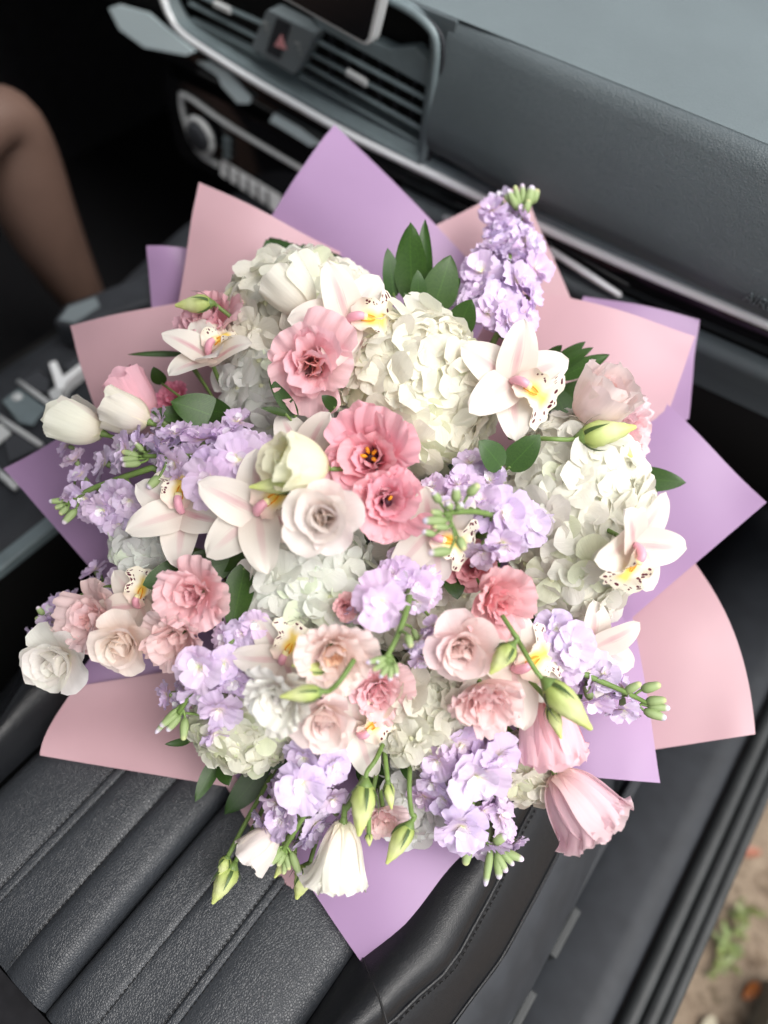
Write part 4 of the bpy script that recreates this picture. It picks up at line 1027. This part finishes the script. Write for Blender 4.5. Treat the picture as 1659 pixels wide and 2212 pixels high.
open_flower(700, 1560, 145, 'rose', (248, 224, 218), 'pale pink rose above the downward orchid petal', face=(.02, .4), dz=-.03)
open_flower(818, 1498, 125, 'lis', (243, 188, 194), 'mid pink ruffled bloom behind the lower central stock tip', face=(.1, .3), dz=.012)
open_flower(1000, 1405, 155, 'rose', (248, 220, 216), 'pale pink rose right of the central stock', face=(-.05, .2), dz=-.02)
open_flower(1048, 1518, 160, 'lis', (248, 206, 206), 'pale pink ruffled bloom below the right-hand rose', face=(.1, .55), dz=-.02)
side_flower(1168, 1500, 1200, 1630, 150, 'bell', (247, 190, 202), 'pink bell bloom behind two hanging green buds at the lower right', lean=-.1, dz=.0)
side_flower(1200, 1668, 1292, 1790, 165, 'bell', (251, 212, 220), 'hanging pink bell bloom at the lower right over the seat edge', lean=.15, dz=-.02, via=[(1120, 1570, .03), (1150, 1610, .01), (1178, 1645, 0)])
side_flower(742, 1775, 728, 1915, 125, 'bell', (249, 244, 232), 'white bell bloom hanging at the bottom over the lilac paper', lean=.05, dz=-.02, via=[(815, 1600, .02), (785, 1680, .005), (750, 1745, 0)])
open_flower(830, 1772, 88, 'lis', (243, 204, 204), 'small pale pink bloom between the bottom hanging buds', face=(.1, .5), dz=.0)
side_flower(598, 1795, 528, 1860, 82, 'cup', (246, 234, 226), 'blush closed bloom hanging at the bottom left over the leather', lean=.05, dz=-.01)
open_flower(450, 690, 145, 'lis', (246, 180, 194), 'pink ruffled bloom behind the upper left orchid and bud', face=(-.3, -.3), dz=-.002)
open_flower(745, 1312, 66, 'lis', (240, 176, 180), 'tiny coral ruffle between the centre hydrangea and the stock', face=(.1, .1), dz=.0)
# ---- lisianthus buds
bud(458, 655, 378, 660, 40, 'yellow-green bud at the upper left against pink paper', dz=-.025)
bud(1252, 945, 1374, 922, 58, 'large green bud lying below the right rose-like bloom', dz=-.045, via=[(1100, 945, .03), (1185, 948, .0)])
bud(1330, 950, 1366, 988, 30, 'small green bud under the large right one', dz=-.02)
bud(645, 1045, 538, 1052, 40, 'green bud pointing left under the yellowish bloom', dz=-.035)
bud(694, 1494, 605, 1505, 38, 'green bud lying across the lower left white bloom', dz=-.055, via=[(765, 1425, .01), (735, 1470, 0)])
bud(705, 1450, 630, 1437, 30, 'small green bud above the lower left white bloom', dz=-.03)
bud(1108, 1392, 1058, 1456, 44, 'pale green bud beside the right-hand pale pink rose', dz=-.035, via=[(1085, 1330, .01), (1110, 1368, 0)])
bud(1180, 1474, 1278, 1576, 62, 'large cream-green bud hanging at the lower right', dz=-.05, via=[(1108, 1365, .02), (1140, 1420, 0)])
bud(1188, 1520, 1212, 1596, 32, 'slim green bud behind the large lower right one', dz=-.035)
bud(790, 1690, 775, 1806, 54, 'fat green bud hanging at the bottom beside the white bell', dz=-.02, via=[(835, 1590, .03), (812, 1640, .005)])
bud(838, 1690, 846, 1748, 24, 'slim dark green bud hanging above the small pale pink bloom', dz=-.012)
bud(886, 1780, 835, 1866, 44, 'green bud on a long bare stem at the bottom right of the white bell', dz=-.03, via=[(888, 1620, .03), (884, 1700, .0), (889, 1755, 0)])
bud(505, 1868, 459, 1952, 46, 'cream-green bud lowest at the bottom left over the leather', dz=-.012)
bud(492, 1850, 473, 1892, 26, 'tiny green bud beside the lowest bottom left one', dz=-.008)
bud(636, 1832, 593, 1896, 30, 'dark green bud under the bottom left stock tip', dz=.0)
bud(668, 1868, 640, 1942, 46, 'pale green bud hanging left of the white bell', dz=.002)
bud(797, 1800, 798, 1828, 17, 'pea-sized green bud on a thin stem over the lilac paper', dz=-.02, via=[(820, 1640, .02), (800, 1740, 0)])
# ---- stock
stock([(1075, 720, .02), (1090, 600, 0), (1118, 500, 0), (1130, 430, 0)],
      [(1060, 445, 62), (1080, 470, 62), (1062, 525, 84), (1150, 520, 88), (1105, 545, 80), (1040, 575, 92, -.01), (1130, 600, 94, -.015), (1165, 575, 74), (1030, 620, 78), (1160, 640, 82), (1085, 640, 88, -.012), (1055, 670, 80, -.01), (1110, 690, 84, -.01), (1145, 680, 76), (1020, 655, 66, .01), (1120, 720, 62), (1105, 488, 70, -.006), (1078, 500, 74), (1138, 470, 60), (1095, 520, 72, -.01)],
      [(1118, 455, 1096, 408, 20), (1122, 450, 1112, 400, 18), (1130, 445, 1128, 396, 18), (1138, 450, 1150, 400, 30), (1135, 462, 1142, 430, 20), (1118, 448, 1108, 428, 18), (1148, 440, 1162, 408, 24), (1104, 442, 1090, 415, 18)],
      'tall lilac stock standing up at the top right in front of the dash')
stock([(560, 1005, .02), (470, 985, 0), (390, 985, -.01), (310, 985, -.01)],
      [(512, 990, 108, -.02, (-.05, -.1)), (435, 935, 84), (380, 925, 80), (340, 945, 76), (445, 1045, 112, -.025, (-.1, .2)), (365, 1005, 84, -.012), (485, 935, 80), (255, 975, 92, -.012), (540, 955, 70), (500, 1045, 72), (400, 965, 70), (330, 990, 84, -.006), (285, 955, 72), (355, 955, 76), (415, 995, 80, -.01), (470, 1000, 76)],
      [(300, 985, 262, 975, 20), (300, 992, 258, 992, 20), (305, 1000, 262, 1005, 20), (345, 1030, 318, 1055, 26), (310, 975, 290, 955, 16)],
      'lilac stock pointing left, upper one beside the cream bells')
stock([(330, 1010, .0), (240, 1040, 0), (190, 1060, 0), (140, 1090, 0)],
      [(155, 985, 60), (165, 1020, 56), (245, 1085, 90), (175, 1080, 72), (215, 1105, 70), (275, 1085, 66), (150, 1060, 56)],
      [(140, 1082, 105, 1083, 18), (142, 1090, 118, 1098, 18), (148, 1095, 128, 1112, 20), (165, 1100, 135, 1132, 22)],
      'lilac stock at the far left, its bare curved stem and buds over lilac paper')
stock([(1085, 1130, .03), (1070, 1115, -.01), (1020, 1105, -.04), (960, 1110, -.055)],
      [(1005, 1035, 84), (1055, 1030, 84), (955, 1060, 74), (1095, 1110, 118, -.02, (.1, -.05)), (1090, 1185, 92, -.02), (1040, 1075, 76, -.02), (985, 1075, 66, -.02), (1130, 1125, 70), (930, 1045, 60)],
      [(985, 1085, 985, 1050, 26), (950, 1085, 935, 1062, 24), (1010, 1070, 1035, 1045, 32), (965, 1125, 912, 1125, 32), (975, 1100, 965, 1085, 22), (990, 1160, 1003, 1190, 26), (940, 1155, 912, 1148, 20), (985, 1100, 1000, 1088, 20), (955, 1110, 930, 1105, 20), (970, 1140, 935, 1138, 18), (975, 1190, 925, 1195, 50)],
      'lilac stock in the centre right whose green buds point at the viewer')
stock([(885, 1270, .01), (880, 1310, -.02), (860, 1370, -.035), (835, 1420, -.045)],
      [(822, 1300, 112, -.03, (-.05, .05)), (865, 1240, 80), (905, 1270, 78), (770, 1335, 60), (910, 1395, 70, -.01), (900, 1310, 66), (845, 1235, 66), (930, 1295, 60, .01), (940, 1360, 56)],
      [(836, 1420, 790, 1432, 18), (835, 1430, 805, 1448, 18), (840, 1435, 820, 1465, 18), (845, 1435, 842, 1472, 18), (852, 1430, 858, 1462, 16), (830, 1425, 812, 1430, 18), (880, 1370, 888, 1400, 22)],
      'lilac stock below the centre with a bare green stem drooping to its buds')
stock([(560, 1320, .02), (490, 1400, 0), (420, 1490, -.01), (385, 1540, -.01)],
      [(425, 1445, 108, -.022, (-.1, .1)), (520, 1370, 76), (480, 1385, 80), (550, 1350, 66), (485, 1440, 86, -.01), (435, 1505, 88, -.012), (470, 1545, 92, -.015), (350, 1505, 62), (500, 1480, 70), (380, 1525, 60)],
      [(385, 1540, 345, 1570, 24), (390, 1545, 360, 1580, 22), (400, 1550, 396, 1600, 24), (382, 1530, 335, 1585, 18)],
      'lilac stock at the lower left, over the white hydrangea and pink paper')
stock([(1170, 1400, .02), (1250, 1450, 0), (1340, 1490, -.01), (1400, 1520, -.01)],
      [(1190, 1395, 84), (1245, 1400, 104, -.018, (.1, .05)), (1310, 1455, 82), (1280, 1530, 96, -.012), (1345, 1545, 74), (1355, 1480, 64), (1225, 1440, 74, -.01), (1290, 1480, 66), (1160, 1380, 62)],
      [(1385, 1490, 1428, 1478, 32), (1395, 1515, 1440, 1512, 28), (1398, 1525, 1448, 1530, 24), (1390, 1535, 1440, 1552, 32), (1350, 1495, 1385, 1475, 24)],
      'lilac stock at the lower right reaching out over the pink paper')
stock([(720, 1640, .02), (680, 1720, 0), (640, 1790, -.01), (610, 1840, -.01)],
      [(648, 1705, 112, -.02, (-.05, .15)), (650, 1645, 84), (585, 1740, 80), (600, 1775, 80, -.01), (722, 1735, 74), (690, 1790, 76), (725, 1660, 74), (640, 1770, 62), (670, 1815, 66)],
      [(612, 1835, 580, 1870, 24), (615, 1840, 600, 1872, 18), (618, 1845, 625, 1880, 18), (628, 1840, 650, 1895, 22), (605, 1830, 570, 1848, 24), (620, 1850, 612, 1890, 18)],
      'lilac stock hanging at the bottom left above the white bell')
stock([(1000, 1580, .02), (1010, 1680, 0), (1030, 1780, -.01), (1065, 1835, -.01)],
      [(1035, 1690, 124, -.025, (.05, .15)), (940, 1650, 80), (1000, 1615, 88), (955, 1735, 84), (1000, 1800, 112, -.022, (0, .35)), (1095, 1760, 80), (1060, 1630, 80), (1085, 1720, 70), (1050, 1765, 76, -.01), (1100, 1800, 60), (930, 1700, 60)],
      [(1060, 1835, 1048, 1915, 22), (1075, 1840, 1078, 1900, 26), (1085, 1838, 1132, 1858, 24), (1070, 1840, 1095, 1885, 24), (1065, 1820, 1095, 1805, 34), (1012, 1830, 1005, 1870, 44), (1080, 1835, 1110, 1870, 20)],
      'lilac stock hanging at the bottom right over the seat bolster')
stock([(300, 1270, .04), (230, 1270, .03), (150, 1300, .02), (100, 1340, .02)],
      [(255, 1260, 76, .03), (195, 1262, 70, .035), (105, 1315, 74, .02), (110, 1355, 66, .02), (65, 1375, 40, .02), (280, 1275, 60, .03)],
      [(95, 1330, 80, 1310, 16), (92, 1340, 76, 1335, 16)],
      'lilac stock behind the pale pink roses at the left edge')
# ---- greenery
sprig([(890, 650, 886, 484, 74, 1.), (915, 640, 918, 480, 40, .8, .01), (850, 640, 838, 540, 44, .75, .012), (935, 672, 972, 556, 82, 1.), (905, 660, 902, 584, 38, .9, -.005), (985, 722, 1018, 648, 66, .95, -.008), (900, 680, 872, 630, 36, .95, -.005), (960, 640, 995, 600, 34, .8, .01)], 'dark green leaf sprig at the top left of the tall stock', dz=.0)
sprig([(1195, 790, 1262, 740, 30, .8), (1195, 800, 1278, 752, 30, .9), (1210, 815, 1312, 768, 40, .9), (1180, 780, 1215, 745, 28, .7)], 'pointed green leaves between the big orchid and the right pale bloom', dz=.02)
sprig([(1360, 1030, 1476, 1042, 56, .95), (1365, 1080, 1412, 1062, 52, .9), (1370, 1095, 1425, 1078, 28, .7, .01), (1395, 1160, 1420, 1135, 30, .7)], 'green leaves sticking out right of the tall hydrangea', dz=.03)
sprig([(1085, 1010, 1030, 945, 66, .85), (1098, 1012, 1168, 938, 66, .85, -.003), (1075, 1040, 1060, 990, 40, .5, .02)], 'pair of dark green leaves under the big open orchid', dz=-.012)
sprig([(480, 905, 372, 868, 84, 1.), (430, 905, 330, 890, 46, 1.05, .005), (350, 830, 330, 790, 34, .7), (395, 755, 388, 690, 26, .9), (400, 765, 280, 766, 14, .9, .01), (420, 880, 520, 900, 60, .7, .01)], 'green leaves between the pink shaded bloom and the left lilac stock', dz=.02)
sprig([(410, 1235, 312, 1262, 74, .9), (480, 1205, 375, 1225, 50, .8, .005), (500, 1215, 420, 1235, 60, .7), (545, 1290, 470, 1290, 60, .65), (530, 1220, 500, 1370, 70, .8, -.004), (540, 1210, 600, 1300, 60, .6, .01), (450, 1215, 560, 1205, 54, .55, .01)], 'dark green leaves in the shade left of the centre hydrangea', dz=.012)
sprig([(470, 1640, 425, 1725, 36, .8), (480, 1650, 495, 1700, 40, .7), (650, 1600, 585, 1660, 44, .7), (410, 1600, 355, 1608, 18, .7), (690, 1620, 720, 1680, 40, .55, .02)], 'drooping green leaves under the lower left hydrangea', dz=.035)
sprig([(640, 900, 580, 815, 34, .85), (620, 895, 560, 880, 20, .7), (725, 880, 690, 850, 30, .6)], 'small curled green leaf below the pink ruffled bloom', dz=-.015)
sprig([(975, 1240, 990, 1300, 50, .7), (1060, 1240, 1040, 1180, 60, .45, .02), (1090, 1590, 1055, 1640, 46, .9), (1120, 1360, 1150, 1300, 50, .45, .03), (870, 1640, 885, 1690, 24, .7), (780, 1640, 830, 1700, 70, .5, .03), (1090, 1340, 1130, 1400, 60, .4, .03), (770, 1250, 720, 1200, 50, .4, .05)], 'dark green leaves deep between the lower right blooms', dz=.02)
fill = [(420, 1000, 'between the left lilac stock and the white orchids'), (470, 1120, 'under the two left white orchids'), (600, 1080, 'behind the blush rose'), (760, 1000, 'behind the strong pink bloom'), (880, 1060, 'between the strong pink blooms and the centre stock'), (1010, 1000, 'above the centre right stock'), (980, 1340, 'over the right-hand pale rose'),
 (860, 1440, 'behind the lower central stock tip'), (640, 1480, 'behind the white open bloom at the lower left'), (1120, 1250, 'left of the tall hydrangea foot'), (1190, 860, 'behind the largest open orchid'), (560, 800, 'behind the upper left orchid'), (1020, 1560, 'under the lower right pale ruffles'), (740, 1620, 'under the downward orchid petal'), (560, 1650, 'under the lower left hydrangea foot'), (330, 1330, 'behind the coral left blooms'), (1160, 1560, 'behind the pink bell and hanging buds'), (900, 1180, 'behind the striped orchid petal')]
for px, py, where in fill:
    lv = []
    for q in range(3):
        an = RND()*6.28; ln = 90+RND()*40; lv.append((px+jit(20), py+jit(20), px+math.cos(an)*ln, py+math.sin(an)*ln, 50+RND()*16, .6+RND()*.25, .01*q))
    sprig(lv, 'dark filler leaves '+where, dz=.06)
def serrated():
    def f(u, v):
        s = v*2-1; wd = .34*math.sin(math.pi*(u*.95+.04))**.8*(1+.16*((u*13) % 1)*(abs(s) > .9))
        return (u, s*wd, .06*s*s-.1*u*u)
    return grid('leaf', f, 40, 6, M['leaf'])
t = .79; p0, p1 = at(650, 640, t), at(578, 512, t); x = (p1-p0).normalized(); z = CAMROT @ Vector((0, .2, 1)); z = (z-x*z.dot(x)).normalized()
mw = Matrix.Translation(p0) @ Matrix((x, z.cross(x), z)).transposed().to_4x4() @ Matrix.Scale((p1-p0).length, 4)
o = link('serrated_leaf', serrated(), None, mw, lin((56, 84, 46))); tag(o, 'toothed dark green hydrangea leaf behind the top left head', 'leaf', 'toothed hydrangea leaves')
p0, p1 = at(560, 640, t+.003), at(742, 556, t+.003); x = (p1-p0).normalized(); z = CAMROT @ Vector((0, .2, 1)); z = (z-x*z.dot(x)).normalized()
mw = Matrix.Translation(p0) @ Matrix((x, z.cross(x), z)).transposed().to_4x4() @ Matrix.Scale((p1-p0).length, 4)
o = link('serrated_leaf', o.data, None, mw, lin((50, 76, 42))); tag(o, 'second toothed leaf at the top, reaching under the highest lilac sheet', 'leaf', 'toothed hydrangea leaves')
# ---- outside the doorway
gr = thing('weed_clump', 'small olive weed growing on the ground outside, blurred at the lower right', 'plant', Matrix.Translation(onz(1580, 2030, -.775)))
for k in range(44):
    an = RND()*6.3; ln = .014+RND()*.02
    link('leaf', LEAF[k % 3], gr, Matrix.Translation((jit(.03)*RND(), jit(.08), .01*RND())) @ Matrix.Rotation(an, 4, 'Z') @ Matrix.Rotation(-.2-RND()*.5, 4, 'Y') @ Matrix.Diagonal((ln, ln*1.1, ln, 1)), shade(lin((112, 124, 74)), .2, .06))
for (px, py, rgb, lb) in [(1640, 2125, (214, 120, 40), 'orange fallen leaf at the lower right corner beyond the sill'), (1600, 1840, (190, 110, 80), 'reddish fallen leaf on the ground, highest in the doorway'), (1545, 2200, (224, 214, 190), 'pale fallen leaf at the bottom edge of the doorway')]:
    q = onz(px, py, -.77)
    lf = link('fallen_leaf', LEAF[1], None, Matrix.Translation(q) @ Matrix.Rotation(RND()*6, 4, 'Z') @ Matrix.Scale(.045, 4), tuple(.6*v for v in lin(rgb))); tag(lf, lb, 'leaf', 'fallen leaves on the ground outside')
ks = box('kerb_stone', .62, .80, -.2, .52, -.79, -.70, m_plain('grey_kerb', lin((120, 116, 106)), .9, noise=(30, .2))); structure(ks)
